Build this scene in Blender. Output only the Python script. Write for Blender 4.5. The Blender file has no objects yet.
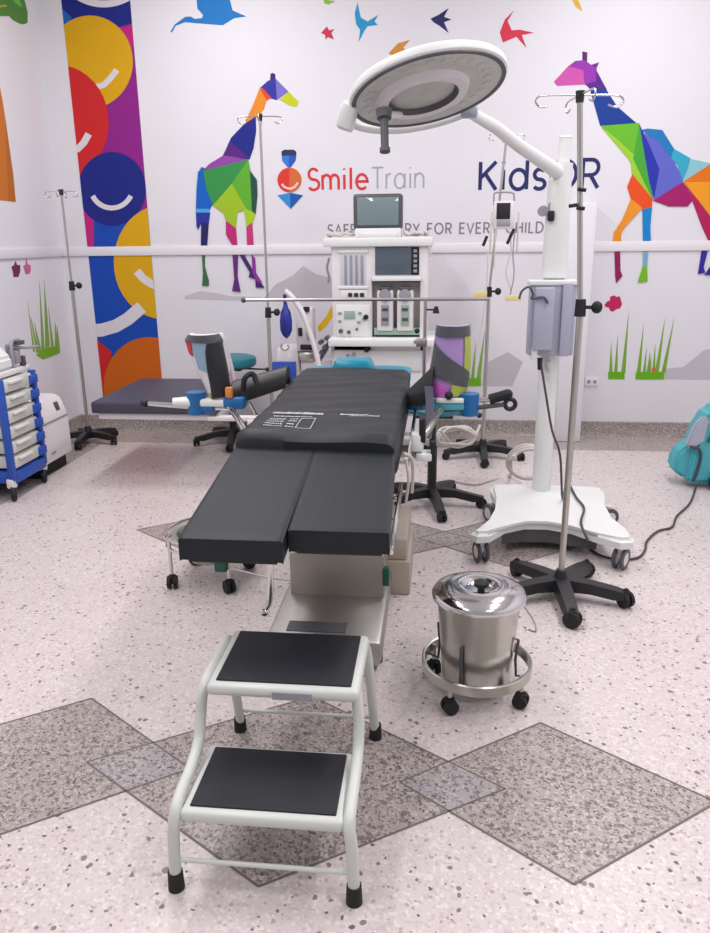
import bpy, bmesh, math, random
from mathutils import Vector, Matrix
random.seed(7)
PI = math.pi
SC = bpy.context.scene
COL = SC.collection
# ------------------------------------------------------------------ camera
W_, H_, F_ = 710.0, 933.0, 764.75
CAMZ = 1.5
yaw, pitch, roll = [math.radians(a) for a in (-6.282, 16.619, -0.636)]
fw = Vector((math.sin(yaw)*math.cos(pitch), math.cos(yaw)*math.cos(pitch), -math.sin(pitch)))
rt = Vector((math.cos(yaw), -math.sin(yaw), 0)); up = rt.cross(fw)
cr, sr = math.cos(roll), math.sin(roll)
rt, up = cr*rt + sr*up, -sr*rt + cr*up
CAMP = Vector((0, 0, CAMZ))
cam = bpy.data.objects.new('camera', bpy.data.cameras.new('camera')); COL.objects.link(cam)
mw = Matrix.Identity(4)
for i in range(3):
    mw[i][0], mw[i][1], mw[i][2], mw[i][3] = rt[i], up[i], -fw[i], CAMP[i]
cam.matrix_world = mw
cam.data.lens = F_/H_*36.0; cam.data.sensor_width = 36.0; cam.data.clip_start = 0.05
SC.camera = cam

def P(x, y, X=None, Y=None, Z=None):
    """a measured point of the photograph on a known plane of the room"""
    d = rt*((x-355.0)/F_) - up*((y-466.5)/F_) + fw
    if Z is not None: t = (Z-CAMZ)/d.z
    elif Y is not None: t = Y/d.y
    else: t = X/d.x
    return CAMP + d*t
def S(v):
    v = v/255.0
    return v/12.92 if v <= .04045 else ((v+.055)/1.055)**2.4
def rgb(r, g, b): return (S(r), S(g), S(b), 1)

# ------------------------------------------------------------------ materials
def mat(name, col, rough=.5, metal=0., noise=0., nscale=30., bump=0., bscale=200., spec=None, coat=0.):
    m = bpy.data.materials.new(name); m.use_nodes = True
    nt = m.node_tree; b = nt.nodes['Principled BSDF']
    b.inputs['Base Color'].default_value = col; b.inputs['Roughness'].default_value = rough
    b.inputs['Metallic'].default_value = metal
    if spec is not None: b.inputs['Specular IOR Level'].default_value = spec
    if coat: b.inputs['Coat Weight'].default_value = coat
    tc = nt.nodes.new('ShaderNodeTexCoord')
    if noise:
        n = nt.nodes.new('ShaderNodeTexNoise'); n.inputs['Scale'].default_value = nscale; n.inputs['Detail'].default_value = 4
        nt.links.new(tc.outputs['Object'], n.inputs['Vector'])
        mx = nt.nodes.new('ShaderNodeMix'); mx.data_type = 'RGBA'
        mx.inputs[6].default_value = tuple(c*(1-noise) for c in col[:3])+(1,)
        mx.inputs[7].default_value = tuple(min(1, c*(1+noise)) for c in col[:3])+(1,)
        nt.links.new(n.outputs['Fac'], mx.inputs[0]); nt.links.new(mx.outputs[2], b.inputs['Base Color'])
    if bump:
        n2 = nt.nodes.new('ShaderNodeTexNoise'); n2.inputs['Scale'].default_value = bscale; n2.inputs['Detail'].default_value = 3
        nt.links.new(tc.outputs['Object'], n2.inputs['Vector'])
        bp = nt.nodes.new('ShaderNodeBump'); bp.inputs['Strength'].default_value = bump; bp.inputs['Distance'].default_value = .004
        nt.links.new(n2.outputs['Fac'], bp.inputs['Height']); nt.links.new(bp.outputs['Normal'], b.inputs['Normal'])
    return m
def terrazzo(name, base, chips, dens, scales, rough=.35, dim='2D'):
    """base colour with stone chips; chips: list of (colour, share)"""
    m = bpy.data.materials.new(name); m.use_nodes = True
    nt = m.node_tree; b = nt.nodes['Principled BSDF']; b.inputs['Roughness'].default_value = rough
    tc = nt.nodes.new('ShaderNodeTexCoord')
    n = nt.nodes.new('ShaderNodeTexNoise'); n.inputs['Scale'].default_value = 2.2; n.inputs['Detail'].default_value = 5
    nt.links.new(tc.outputs['Object'], n.inputs['Vector'])
    mx = nt.nodes.new('ShaderNodeMix'); mx.data_type = 'RGBA'
    mx.inputs[6].default_value = tuple(c*.93 for c in base[:3])+(1,)
    mx.inputs[7].default_value = tuple(min(1, c*1.05) for c in base[:3])+(1,)
    nt.links.new(n.outputs['Fac'], mx.inputs[0]); cur = mx.outputs[2]
    wn = nt.nodes.new('ShaderNodeTexNoise'); wn.inputs['Scale'].default_value = 60; wn.inputs['Detail'].default_value = 2
    nt.links.new(tc.outputs['Object'], wn.inputs['Vector'])
    wm = nt.nodes.new('ShaderNodeVectorMath'); wm.operation = 'MULTIPLY_ADD'
    nt.links.new(wn.outputs['Color'], wm.inputs[0]); wm.inputs[1].default_value = (.012, .012, 0)
    nt.links.new(tc.outputs['Object'], wm.inputs[2])
    for (col, share, r), sc in zip(chips, scales):
        v = nt.nodes.new('ShaderNodeTexVoronoi'); v.inputs['Scale'].default_value = sc
        v.voronoi_dimensions = dim
        nt.links.new(wm.outputs[0], v.inputs['Vector'])
        sep = nt.nodes.new('ShaderNodeSeparateColor'); nt.links.new(v.outputs['Color'], sep.inputs[0])
        lt = nt.nodes.new('ShaderNodeMath'); lt.operation = 'LESS_THAN'; lt.inputs[1].default_value = share*dens
        nt.links.new(sep.outputs[0], lt.inputs[0])
        rr = nt.nodes.new('ShaderNodeMath'); rr.operation = 'MULTIPLY'; rr.inputs[1].default_value = r*2
        nt.links.new(sep.outputs[1], rr.inputs[0])
        ds = nt.nodes.new('ShaderNodeMath'); ds.operation = 'LESS_THAN'
        nt.links.new(v.outputs['Distance'], ds.inputs[0]); nt.links.new(rr.outputs[0], ds.inputs[1])
        mul = nt.nodes.new('ShaderNodeMath'); mul.operation = 'MULTIPLY'
        nt.links.new(lt.outputs[0], mul.inputs[0]); nt.links.new(ds.outputs[0], mul.inputs[1])
        mx = nt.nodes.new('ShaderNodeMix'); mx.data_type = 'RGBA'; mx.inputs[7].default_value = col
        nt.links.new(mul.outputs[0], mx.inputs[0]); nt.links.new(cur, mx.inputs[6]); cur = mx.outputs[2]
    nt.links.new(cur, b.inputs['Base Color'])
    return m
M = {}
M['wall'] = mat('wall_paint', rgb(224, 222, 227), .6, noise=.02, nscale=3)
M['ceil'] = mat('ceiling_paint', rgb(235, 235, 235), .8, noise=.01)
M['trim'] = mat('trim_paint', rgb(232, 228, 232), .45, noise=.01)
LCH = [(rgb(200, 188, 187), .45, .40), (rgb(222, 213, 211), .35, .40), (rgb(180, 165, 160), .12, .26), (rgb(132, 120, 118), .05, .24), (rgb(104, 96, 98), .045, .26)]
M['floor'] = terrazzo('pale_terrazzo', rgb(212, 200, 199), LCH, 1.0, (110, 100, 75, 50, 80))
DCH = [(rgb(128, 116, 113), .35, .4), (rgb(180, 168, 163), .35, .4), (rgb(126, 115, 112), .4, .4), (rgb(192, 182, 178), .28, .4), (rgb(100, 92, 92), .14, .36)]
M['floord'] = terrazzo('grey_terrazzo', rgb(168, 158, 154), DCH, 1.0, (85, 95, 140, 130, 110))
M['flooro'] = terrazzo('bluish_terrazzo', rgb(168, 162, 166), DCH, .8, (85, 95, 140, 130, 110))
M['seam'] = mat('floor_seam', rgb(112, 104, 102), .6, noise=.2, nscale=40)
M['band'] = terrazzo('border_terrazzo', rgb(178, 166, 162), DCH, .7, (85, 95, 140, 130, 110))
M['skirt'] = terrazzo('skirting_terrazzo', rgb(150, 142, 136), DCH, .7, (85, 95, 140, 130, 110), .35, '3D')
M['white'] = mat('white_enamel', rgb(226, 228, 226), .35, noise=.015, nscale=8)
M['stoolw'] = mat('stool_enamel', rgb(208, 212, 207), .35, noise=.015, nscale=8)
M['offw'] = mat('off_white_plastic', rgb(225, 220, 222), .4, noise=.02, nscale=10)
M['cream'] = mat('cream_plastic', rgb(206, 208, 200), .45, noise=.03, nscale=12)
M['mat'] = mat('black_ribbed_rubber', rgb(28, 31, 38), .55, spec=.4, noise=.25, nscale=7, bump=.3, bscale=300)
M['pad'] = mat('black_upholstery', rgb(29, 33, 39), .5, spec=.35, noise=.12, nscale=5, bump=.15, bscale=90)
M['topper'] = mat('black_gel_cover', rgb(33, 35, 38), .5, spec=.35, noise=.15, nscale=5, bump=.8, bscale=14)
M['slate'] = mat('slate_vinyl', rgb(62, 62, 78), .5, noise=.1, nscale=6)
M['black'] = mat('black_plastic', rgb(30, 30, 33), .42, noise=.15, nscale=20)
M['rub'] = mat('black_rubber', rgb(24, 24, 26), .7, noise=.2, nscale=40)
M['steel'] = mat('brushed_steel', rgb(190, 190, 182), .28, 1., noise=.05, nscale=60)
M['steelsoft'] = mat('satin_steel', rgb(180, 177, 175), .42, 1., noise=.05, nscale=30)
M['colsteel'] = mat('dull_steel', rgb(158, 152, 142), .4, .6, noise=.05, nscale=30)
M['chrome'] = mat('chrome', rgb(215, 213, 212), .12, 1., noise=.02)
M['teal'] = mat('teal_gel', rgb(10, 132, 160), .3, noise=.06, nscale=6)
M['tealseat'] = mat('teal_vinyl', rgb(28, 120, 134), .45, noise=.06, nscale=8)
M['tealcase'] = mat('teal_plastic', rgb(72, 172, 184), .4, noise=.08, nscale=10)
M['bluep'] = mat('blue_plastic', rgb(22, 100, 160), .4, noise=.08, nscale=15)
M['blueframe'] = mat('blue_frame', rgb(38, 82, 176), .45, noise=.06, nscale=10)
M['navybag'] = mat('navy_rubber', rgb(34, 44, 140), .4, noise=.15, nscale=12)
M['greyb'] = mat('blue_grey_enamel', rgb(170, 172, 190), .4, noise=.03, nscale=8)
M['greyp'] = mat('grey_plastic', rgb(150, 150, 158), .45, noise=.05, nscale=10)
M['dgrey'] = mat('dark_grey_plastic', rgb(78, 80, 84), .45, noise=.1, nscale=14)
M['glassgrey'] = mat('lamp_cover_glass', rgb(196, 198, 192), .3, .1, noise=.2, nscale=14, bump=.3, bscale=60)
M['screen'] = mat('dark_screen', rgb(84, 96, 108), .12, noise=.08, nscale=4)
M['screen2'] = mat('grey_green_screen', rgb(120, 138, 142), .06, noise=.1, nscale=3)
M['lcd'] = mat('lcd_green', rgb(150, 176, 160), .3, noise=.05)
M['recess'] = mat('recess_beige', rgb(186, 178, 176), .6, noise=.03)
M['glass'] = mat('clear_window', rgb(206, 208, 216), .1, noise=.03)
M['green'] = mat('green_plastic', rgb(16, 84, 64), .5, noise=.1)
M['beige'] = mat('beige_enamel', rgb(176, 166, 152), .5, noise=.04)
M['cable'] = mat('grey_hose', rgb(208, 202, 196), .5, noise=.06, nscale=20)
M['cord'] = mat('dark_cord', rgb(70, 62, 64), .5, noise=.1)
M['yellow'] = mat('yellow_tag', rgb(226, 208, 150), .5, noise=.05)
M['print'] = mat('white_print', rgb(196, 200, 204), .6, noise=.03)
M['red'] = mat('red_plastic', rgb(190, 50, 60), .5, noise=.05)
PAINT = {}
def paint(c):
    k = 'mural_paint_%d_%d_%d' % c
    if k not in PAINT: PAINT[k] = mat(k, rgb(*[max(0, sum(c)/3+(v-sum(c)/3)*1.08)*.93 for v in c]), .6, noise=.03, nscale=6, spec=.25)
    return PAINT[k]

# ------------------------------------------------------------------ mesh builder
def catmull(pts, n=6):
    pts = [Vector(p) for p in pts]
    if len(pts) < 3: return pts
    q = [pts[0]*2-pts[1]] + pts + [pts[-1]*2-pts[-2]]; out = []
    for i in range(1, len(q)-2):
        for k in range(n):
            t = k/n; a, b, c, d = q[i-1], q[i], q[i+1], q[i+2]
            out.append(.5*((2*b)+(c-a)*t+(2*a-5*b+4*c-d)*t*t+(3*b-a-3*c+d)*t**3))
    out.append(pts[-1]); return out
class B:
    def __init__(s): s.bm = bmesh.new(); s.m = 0
    def _face(s, vs):
        try:
            f = s.bm.faces.new(vs); f.material_index = s.m; return f
        except ValueError: return None
    def box(s, c, d, bev=0, seg=2, rot=None, taper=None):
        g = bmesh.ops.create_cube(s.bm, size=1.0); vs = g['verts']
        for v in vs:
            v.co = Vector((v.co.x*d[0], v.co.y*d[1], v.co.z*d[2]))
            if taper and v.co.z > 0: v.co.x *= taper; v.co.y *= taper
        fs = set(f for v in vs for f in v.link_faces)
        if bev:
            es = list(set(e for v in vs for e in v.link_edges))
            r = bmesh.ops.bevel(s.bm, geom=es, offset=min(bev, min(d)*.49), segments=seg, profile=.5, affect='EDGES')
            fs = set(r['faces'])
            vs = list(set(r['verts']))
            # every face of this island
            seen = set(vs); st = list(vs)
            while st:
                v = st.pop()
                for e in v.link_edges:
                    o = e.other_vert(v)
                    if o not in seen: seen.add(o); st.append(o)
            vs = list(seen); fs = set(f for v in vs for f in v.link_faces)
        for f in fs: f.material_index = s.m
        for v in vs:
            if rot is not None: v.co = rot @ v.co
            v.co += Vector(c)
        return s
    def span(s, a, b, bev=0, seg=2):
        a, b = Vector(a), Vector(b)
        return s.box((a+b)/2, [abs(b[i]-a[i]) for i in range(3)], bev, seg)
    def ring(s, c, ax, r, n, ph=0, rx=None):
        ax = ax.normalized(); u = ax.orthogonal().normalized(); w = ax.cross(u)
        return [s.bm.verts.new(c + r*(math.cos(2*PI*i/n+ph)*u + math.sin(2*PI*i/n+ph)*w)) for i in range(n)]
    def cyl(s, a, b, r, r2=None, n=16):
        a, b = Vector(a), Vector(b); r2 = r if r2 is None else r2
        A = s.ring(a, b-a, r, n); C = s.ring(b, b-a, r2, n)
        for i in range(n): s._face([A[i], A[(i+1) % n], C[(i+1) % n], C[i]])
        s._face(A[::-1]); s._face(C); return s
    def tube(s, pts, r, n=10, smooth=0, closed=False, rs=None):
        pts = [Vector(p) for p in pts]
        if smooth: pts = catmull(pts, smooth)
        m = len(pts); rings = []; u = None
        for i, p in enumerate(pts):
            if closed: t = (pts[(i+1) % m]-pts[i-1])
            else: t = pts[min(i+1, m-1)]-pts[max(i-1, 0)]
            t.normalize()
            u = t.orthogonal().normalized() if u is None else (u - t*u.dot(t)).normalized()
            w = t.cross(u); rr = rs[i] if rs else r
            rings.append([s.bm.verts.new(p + rr*(math.cos(2*PI*k/n)*u+math.sin(2*PI*k/n)*w)) for k in range(n)])
        for i in range(m if closed else m-1):
            A, C = rings[i], rings[(i+1) % m]
            for k in range(n): s._face([A[k], A[(k+1) % n], C[(k+1) % n], C[k]])
        if not closed: s._face(rings[0][::-1]); s._face(rings[-1])
        return s
    def lathe(s, prof, c=(0, 0, 0), n=32, axis=None, sx=1., sy=1.):
        c = Vector(c); R = Matrix.Identity(3)
        if axis is not None: R = Vector((0, 0, 1)).rotation_difference(Vector(axis)).to_matrix()
        rings = []
        for r, z in prof:
            if r < 1e-6: rings.append([s.bm.verts.new(c + R@Vector((0, 0, z)))])
            else: rings.append([s.bm.verts.new(c + R@Vector((sx*r*math.cos(2*PI*i/n), sy*r*math.sin(2*PI*i/n), z))) for i in range(n)])
        for A, C in zip(rings, rings[1:]):
            for i in range(n):
                j = (i+1) % n
                if len(A) == 1 and len(C) == 1: continue
                if len(A) == 1: s._face([A[0], C[j], C[i]])
                elif len(C) == 1: s._face([A[i], A[j], C[0]])
                else: s._face([A[i], A[j], C[j], C[i]])
        return s
    def ball(s, c, r, n=14, sx=1, sy=1, sz=1):
        k = 8
        prof = [(r*math.sin(PI*i/k), -r*sz*math.cos(PI*i/k)) for i in range(k+1)]; prof[0] = (0, -r*sz); prof[-1] = (0, r*sz)
        return s.lathe(prof, c, n, sx=sx, sy=sy)
    def torus(s, c, R, r, axis=(0, 0, 1), n=40, k=10, a0=0, a1=2*PI, sx=1):
        q = Vector((0, 0, 1)).rotation_difference(Vector(axis)).to_matrix(); full = abs(a1-a0-2*PI) < 1e-6
        m = n if full else n+1
        return s.tube([Vector(c)+q@Vector((sx*R*math.cos(a0+(a1-a0)*i/n), R*math.sin(a0+(a1-a0)*i/n), 0)) for i in range(m)], r, k, closed=full)
    def prism(s, poly, vec):
        """planar polygon (3d points) extruded by vec"""
        vec = Vector(vec); A = [s.bm.verts.new(Vector(p)) for p in poly]; C = [s.bm.verts.new(Vector(p)+vec) for p in poly]
        n = len(A)
        s._face(A[::-1]); s._face(C)
        for i in range(n): s._face([A[i], A[(i+1) % n], C[(i+1) % n], C[i]])
        return s
    def grid(s, f, nu, nv, thick=None):
        """surface f(u,v) closed with a back skin offset by thick vector"""
        V = [[s.bm.verts.new(Vector(f(i/nu, j/nv))) for j in range(nv+1)] for i in range(nu+1)]
        for i in range(nu):
            for j in range(nv): s._face([V[i][j], V[i+1][j], V[i+1][j+1], V[i][j+1]])
        if thick is not None:
            T = Vector(thick) if not callable(thick) else None
            U = [[s.bm.verts.new(V[i][j].co + (T if T is not None else Vector(thick(i/nu, j/nv)))) for j in range(nv+1)] for i in range(nu+1)]
            for i in range(nu):
                for j in range(nv): s._face([U[i][j+1], U[i+1][j+1], U[i+1][j], U[i][j]])
            for i in range(nu):
                s._face([V[i+1][0], V[i][0], U[i][0], U[i+1][0]]); s._face([V[i][nv], V[i+1][nv], U[i+1][nv], U[i][nv]])
            for j in range(nv):
                s._face([V[0][j], V[0][j+1], U[0][j+1], U[0][j]]); s._face([V[nu][j+1], V[nu][j], U[nu][j], U[nu][j+1]])
        return s
ORG = {}
def obj(name, b, ms, parent=None, label=None, cat=None, group=None, kind=None, origin=None, ang=40, mod=None):
    bm = b.bm
    bmesh.ops.recalc_face_normals(bm, faces=bm.faces[:])
    if parent is not None: w = ORG[parent.name]
    elif origin is not None: w = Vector(origin)
    else:
        xs = [v.co for v in bm.verts]
        w = Vector(((min(c.x for c in xs)+max(c.x for c in xs))/2, (min(c.y for c in xs)+max(c.y for c in xs))/2, min(c.z for c in xs)))
    for v in bm.verts: v.co -= w
    me = bpy.data.meshes.new(name); bm.to_mesh(me); bm.free()
    for m in (ms if isinstance(ms, (list, tuple)) else [ms]): me.materials.append(M[m] if isinstance(m, str) else m)
    me.shade_smooth(); me.set_sharp_from_angle(angle=math.radians(ang))
    o = bpy.data.objects.new(name, me); COL.objects.link(o); ORG[o.name] = w
    if parent is not None: o.parent = parent
    else: o.location = w
    tag(o, label, cat, group, kind); return o
def tag(o, label=None, cat=None, group=None, kind=None):
    for k, v in (('label', label), ('category', cat), ('group', group), ('kind', kind)):
        if v: o[k] = v
def thing(name, loc, label, cat, group=None):
    o = bpy.data.objects.new(name, None); COL.objects.link(o); o.location = Vector(loc); o.empty_display_size = .1
    ORG[o.name] = Vector(loc); tag(o, label, cat, group); return o

# ------------------------------------------------------------------ room shell
WY, WX, WR, WZ, Y0 = 5.95, -2.95, 2.75, 3.6, -2.2
b = B(); b.span((WX, Y0, -.08), (WR, WY, 0))
def flat(b, pts, z, h=.0006): b.prism([(x, y, z-.0004) for x, y in pts], (0, 0, h))
def diamond(cx, cy, hw, hd): return [(cx-hw, cy), (cx, cy-hd), (cx+hw, cy), (cx, cy+hd)]
def seamline(b, p, q, z, w=.0055):
    p, q = Vector(p), Vector(q); t = (q-p).normalized(); n = Vector((-t.y, t.x))*w/2
    flat(b, [p+n, q+n, q-n, p-n], z)
b.m = 3
b.span((WX, 5.53, -.01), (WR, WY, .0008)); b.span((WX, Y0, -.01), (-2.57, 5.53, .0008))
for cy in (1.848, 3.719):
    ds = [(-1.154, .448, .322), (-.405, .619, .402), (.352, .436, .322)]
    for k, (cx, hw, hd) in enumerate(ds):
        b.m = 1; flat(b, diamond(cx, cy, hw, hd), .0008+.0003*(k == 1))
    for k in (0, 1):        # the overlaps
        xl = ds[k+1][0]-ds[k+1][1]; xr = ds[k][0]+ds[k][1]
        s1 = ds[k][2]/ds[k][1]; s2 = ds[k+1][2]/ds[k+1][1]
        xm = (s1*xr+s2*xl)/(s1+s2); hd = s1*(xr-xm)
        b.m = 2; flat(b, [(xl, cy), (xm, cy-hd), (xr, cy), (xm, cy+hd)], .0015)
    for cx, hw, hd in ds:
        b.m = 4; d = diamond(cx, cy, hw, hd)
        for i in range(4): seamline(b, d[i], d[(i+1) % 4], .0019)
obj('floor', b, ['floor', 'floord', 'flooro', 'band', 'seam'], kind='structure', origin=(0, 0, 0))
def slab(name, a, c, m, **k):
    b = B(); b.span(a, c); return obj(name, b, m, kind='structure', **k)
slab('wall_back', (WX-.15, WY, -.08), (WR+.15, WY+.15, WZ), 'wall')
slab('wall_left', (WX-.15, Y0, -.08), (WX, WY, WZ), 'wall')
slab('wall_right', (WR, Y0, -.08), (WR+.15, WY, WZ), 'wall')
slab('ceiling', (WX-.15, Y0, WZ), (WR+.15, WY+.15, WZ+.12), 'ceil')
def cove(name, pts, dirv):
    b = B(); b.prism(pts, dirv); return obj(name, b, 'skirt', kind='structure')
cove('baseboard_back', [(WX, WY, 0), (WX, WY-.035, 0), (WX, WY-.02, .02), (WX, WY-.014, .115), (WX, WY, .12)], (WR-WX, 0, 0))
cove('baseboard_left', [(WX, Y0, 0), (WX+.035, Y0, 0), (WX+.02, Y0, .02), (WX+.014, Y0, .115), (WX, Y0, .12)], (0, WY-Y0-.03, 0))
zt = 1.388
b = B(); b.span((WX, WY-.015, zt), (WR, WY, zt+.07), .006); obj('trim_1', b, 'trim', kind='structure')
b = B(); b.span((WX, Y0, zt), (WX+.015, WY-.015, zt+.07), .006); obj('trim_2', b, 'trim', kind='structure')
b = B(); b.span((.89, 5.76, 0), (1.085, WY, 1.72), .012); obj('trim_3', b, 'wall', kind='structure', label='white boxed pipe casing on the back wall behind the lamp column')

# ------------------------------------------------------------------ wall murals
WPL = WY-.0001
def onwall(p, wall='b', emb=0.):
    return P(p[0], p[1], Y=WPL+emb) if wall == 'b' else P(p[0], p[1], X=WX+.0001-emb)
def conv(ox, oy, k): return lambda X, Y: (ox+X/k, oy+Y/k)
def mural(name, polys, label, cat='wall mural', wall='b', cv=None, group=None, th=.0015):
    """polys: list of (colour, points) in later-on-top order"""
    b = B(); ms = []; vec = Vector((0, -1, 0)) if wall == 'b' else Vector((1, 0, 0))
    for k, (c, pts) in enumerate(polys):
        m = paint(c)
        if m not in ms: ms.append(m)
        b.m = ms.index(m)
        emb = 0. if name == 'giraffe_mural' else .0016
        q = [onwall(cv(*p) if cv else p, wall, emb) for p in pts]
        b.prism(q, vec*(th+emb+.00035*k))
    return obj(name, b, ms, label=label, cat=cat, group=group)
def ell(cx, cy, rx, ry, n=40, a0=0, a1=360):
    return [(cx+rx*math.cos(math.radians(a0+(a1-a0)*i/n)), cy+ry*math.sin(math.radians(a0+(a1-a0)*i/n))) for i in range(n+(a1-a0 < 360))]
def clip(poly, test, inter):
    out = []
    for i in range(len(poly)):
        a, c = poly[i-1], poly[i]
        if test(c):
            if not test(a): out.append(inter(a, c))
            out.append(c)
        elif test(a): out.append(inter(a, c))
    return out
def cliprect(poly, x0, x1, z0, z1):
    def li(ax, v):
        def f(a, c):
            t = (v-a[ax])/(c[ax]-a[ax]); return (a[0]+(c[0]-a[0])*t, a[1]+(c[1]-a[1])*t)
        return f
    for ax, v, sg in ((0, x0, 1), (0, x1, -1), (1, z0, 1), (1, z1, -1)):
        if not poly: break
        poly = clip(poly, lambda p: sg*(p[ax]-v) >= 0, li(ax, v))
    return poly
def band(pts, w):
    """ribbon polygon along pts (px)"""
    v = [Vector(p) for p in pts]; L = []; R = []
    for i, p in enumerate(v):
        t = (v[min(i+1, len(v)-1)]-v[max(i-1, 0)]).normalized(); n = Vector((-t.y, t.x))*w/2
        L.append(tuple(p+n)); R.append(tuple(p-n))
    return L+R[::-1]
# tall stripe of overlapping discs
X0, X1, ZA, ZB = -2.735, -2.225, .16, 3.35
def wz(p): q = onwall(p); return (q.x, q.z)
navy, purp, yel, redc, mag, blu, org, wht, sky = (30, 42, 130), (146, 40, 140), (222, 172, 26), (206, 44, 48), (196, 42, 132), (28, 78, 178), (206, 104, 26), (232, 228, 232), (38, 104, 190)
items = [(purp, [(40, -70), (190, -70), (190, 250), (40, 250)]), (blu, [(40, 200), (190, 225), (190, 420), (40, 420)]),
 (navy, ell(98, -46, 90, 75)), (wht, band(ell(104, -62, 56, 66, 20, 50, 130), 7)), (sky, [(58, 4), (72, 18), (63, 30), (58, 30)]), (mag, [(119, 28), (135, 24), (135, 52)]),
 (yel, ell(90, 62, 43, 46.5)), (wht, band([(96, 87), (104, 85), (110, 79), (117, 70)], 6)),
 (mag, [(70, 190), (96, 222), (94, 250), (70, 250)]), (blu, [(94, 210), (150, 210), (150, 250), (94, 250)]),
 (redc, ell(58, 123, 51, 58)), (wht, band([(70, 150), (78, 149), (84, 143), (89, 134)], 7)),
 (navy, ell(112, 189, 34, 37)), (wht, band(ell(112, 187, 21, 21, 16, 25, 155), 5)),
 (yel, ell(163, 262, 49, 57)), (wht, band([(137, 271), (144, 279), (152, 284), (160, 287)], 8)),
 (wht, band([(88, 331), (102, 330), (116, 326), (128, 319), (142, 307)], 13)),
 (redc, [(90, 334), (112, 352), (103, 420), (92, 420)]), (org, ell(149, 386, 45, 49))]
b = B(); ms = []
for k, (c, pts) in enumerate(items):
    if c not in ms: ms.append(c)
    b.m = ms.index(c)
    q = cliprect([wz(p) for p in pts], X0, X1, ZA, ZB)
    if len(q) > 2: b.prism([(x, WPL, z) for x, z in q], (0, -(.0012+.0003*k), 0))
# white smile must not cover the lower yellow disc: fine paint order above
obj('smiling_disc_mural', b, [paint(c) for c in ms], label='tall mural stripe of overlapping yellow, red, navy and orange smiling discs', cat='wall mural')
c5, c6, c7, c8, c4 = conv(200, 80, 6.4545), conv(180, 180, 6.4545), conv(580, 40, 5.4615), conv(600, 130, 5.83), conv(470, 0, 2.958)
def via(f, pts): return [f(*p) for p in pts]
G1 = [((26, 104, 196), via(c6, [(118, -50), (140, -85), (200, -60), (215, 150), (190, 200), (103, 200), (106, 60)])),
 ((62, 40, 120), via(c5, [(452, 5), (456, -40), (470, -46), (486, -38), (488, 2)])),
 ((58, 58, 160), via(c5, [(385, 52), (440, 5), (490, -8), (497, 130), (450, 117), (415, 62)])),
 ((128, 122, 205), via(c5, [(489, -8), (572, 75), (520, 112), (496, 130)])),
 ((206, 212, 40), via(c5, [(572, 75), (636, 140), (625, 172), (580, 165), (514, 126)])),
 ((232, 78, 40), via(c5, [(397, 45), (462, 115), (430, 132), (378, 100)])),
 ((238, 148, 52), via(c5, [(386, 52), (430, 130), (412, 190), (358, 250), (286, 278), (335, 180)])),
 ((36, 44, 136), via(c5, [(360, 236), (280, 290), (200, 375), (148, 492), (200, 497), (320, 513), (346, 440), (363, 330)])),
 ((90, 44, 130), via(c5, [(172, 440), (200, 400), (322, 505), (200, 497), (146, 492)])),
 ((152, 80, 172), via(c5, [(150, 488), (60, 542), (20, 585), (110, 566), (312, 515), (210, 494)])),
 ((60, 150, 80), via(c5, [(22, 588), (100, 566), (312, 514), (205, 672), (80, 810), (40, 700)])),
 ((102, 180, 58), via(c5, [(312, 514), (328, 590), (340, 700), (340, 880), (312, 880), (204, 672)])),
 ((102, 180, 58), via(c6, [(335, 25), (445, -60), (470, 60), (472, 205), (452, 245), (410, 185)])),
 ((44, 84, 72), via(c6, [(452, -62), (497, 0), (501, 90), (490, 210), (468, 272), (463, 150)])),
 ((164, 200, 48), via(c6, [(335, 24), (432, 190), (372, 208), (362, 312), (335, 302), (295, 258), (282, 215), (214, 165)])),
 ((176, 210, 48), via(c6, [(412, 182), (470, 205), (487, 222), (470, 275), (430, 303)])),
 ((26, 104, 196), via(c6, [(118, -55), (152, -20), (172, 60), (207, 150), (190, 200), (103, 200), (108, 60)])),
 ((92, 174, 236), via(c6, [(103, 186), (191, 186), (191, 212), (103, 212)])),
 ((48, 58, 160), via(c6, [(104, 210), (196, 210), (185, 290), (140, 270), (118, 320), (108, 300)])),
 ((40, 42, 100), via(c6, [(138, 270), (186, 280), (176, 432), (136, 432)])),
 ((196, 50, 126), via(c6, [(298, 262), (362, 312), (372, 432), (345, 432), (298, 350)])),
 ((206, 62, 132), via(c6, [(430, 302), (467, 276), (477, 432), (435, 432)])),
 ((64, 112, 72), via(c6, [(143, 480), (162, 480), (162, 560), (187, 650), (187, 682), (145, 682), (150, 600)])),
 ((104, 52, 124), via(c6, [(340, 480), (376, 480), (372, 620), (392, 722), (338, 716), (352, 640)])),
 ((76, 44, 112), via(c6, [(384, 480), (414, 480), (470, 580), (545, 695), (490, 692), (488, 640), (445, 625), (452, 595)])),
 ((146, 64, 156), via(c6, [(463, 480), (486, 505), (492, 600), (530, 660), (500, 660), (470, 600)]))]
mural('giraffe_mural', G1, 'painted giraffe facing right in blue, green and pink facets, left part of back wall', 'wall mural')
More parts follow.
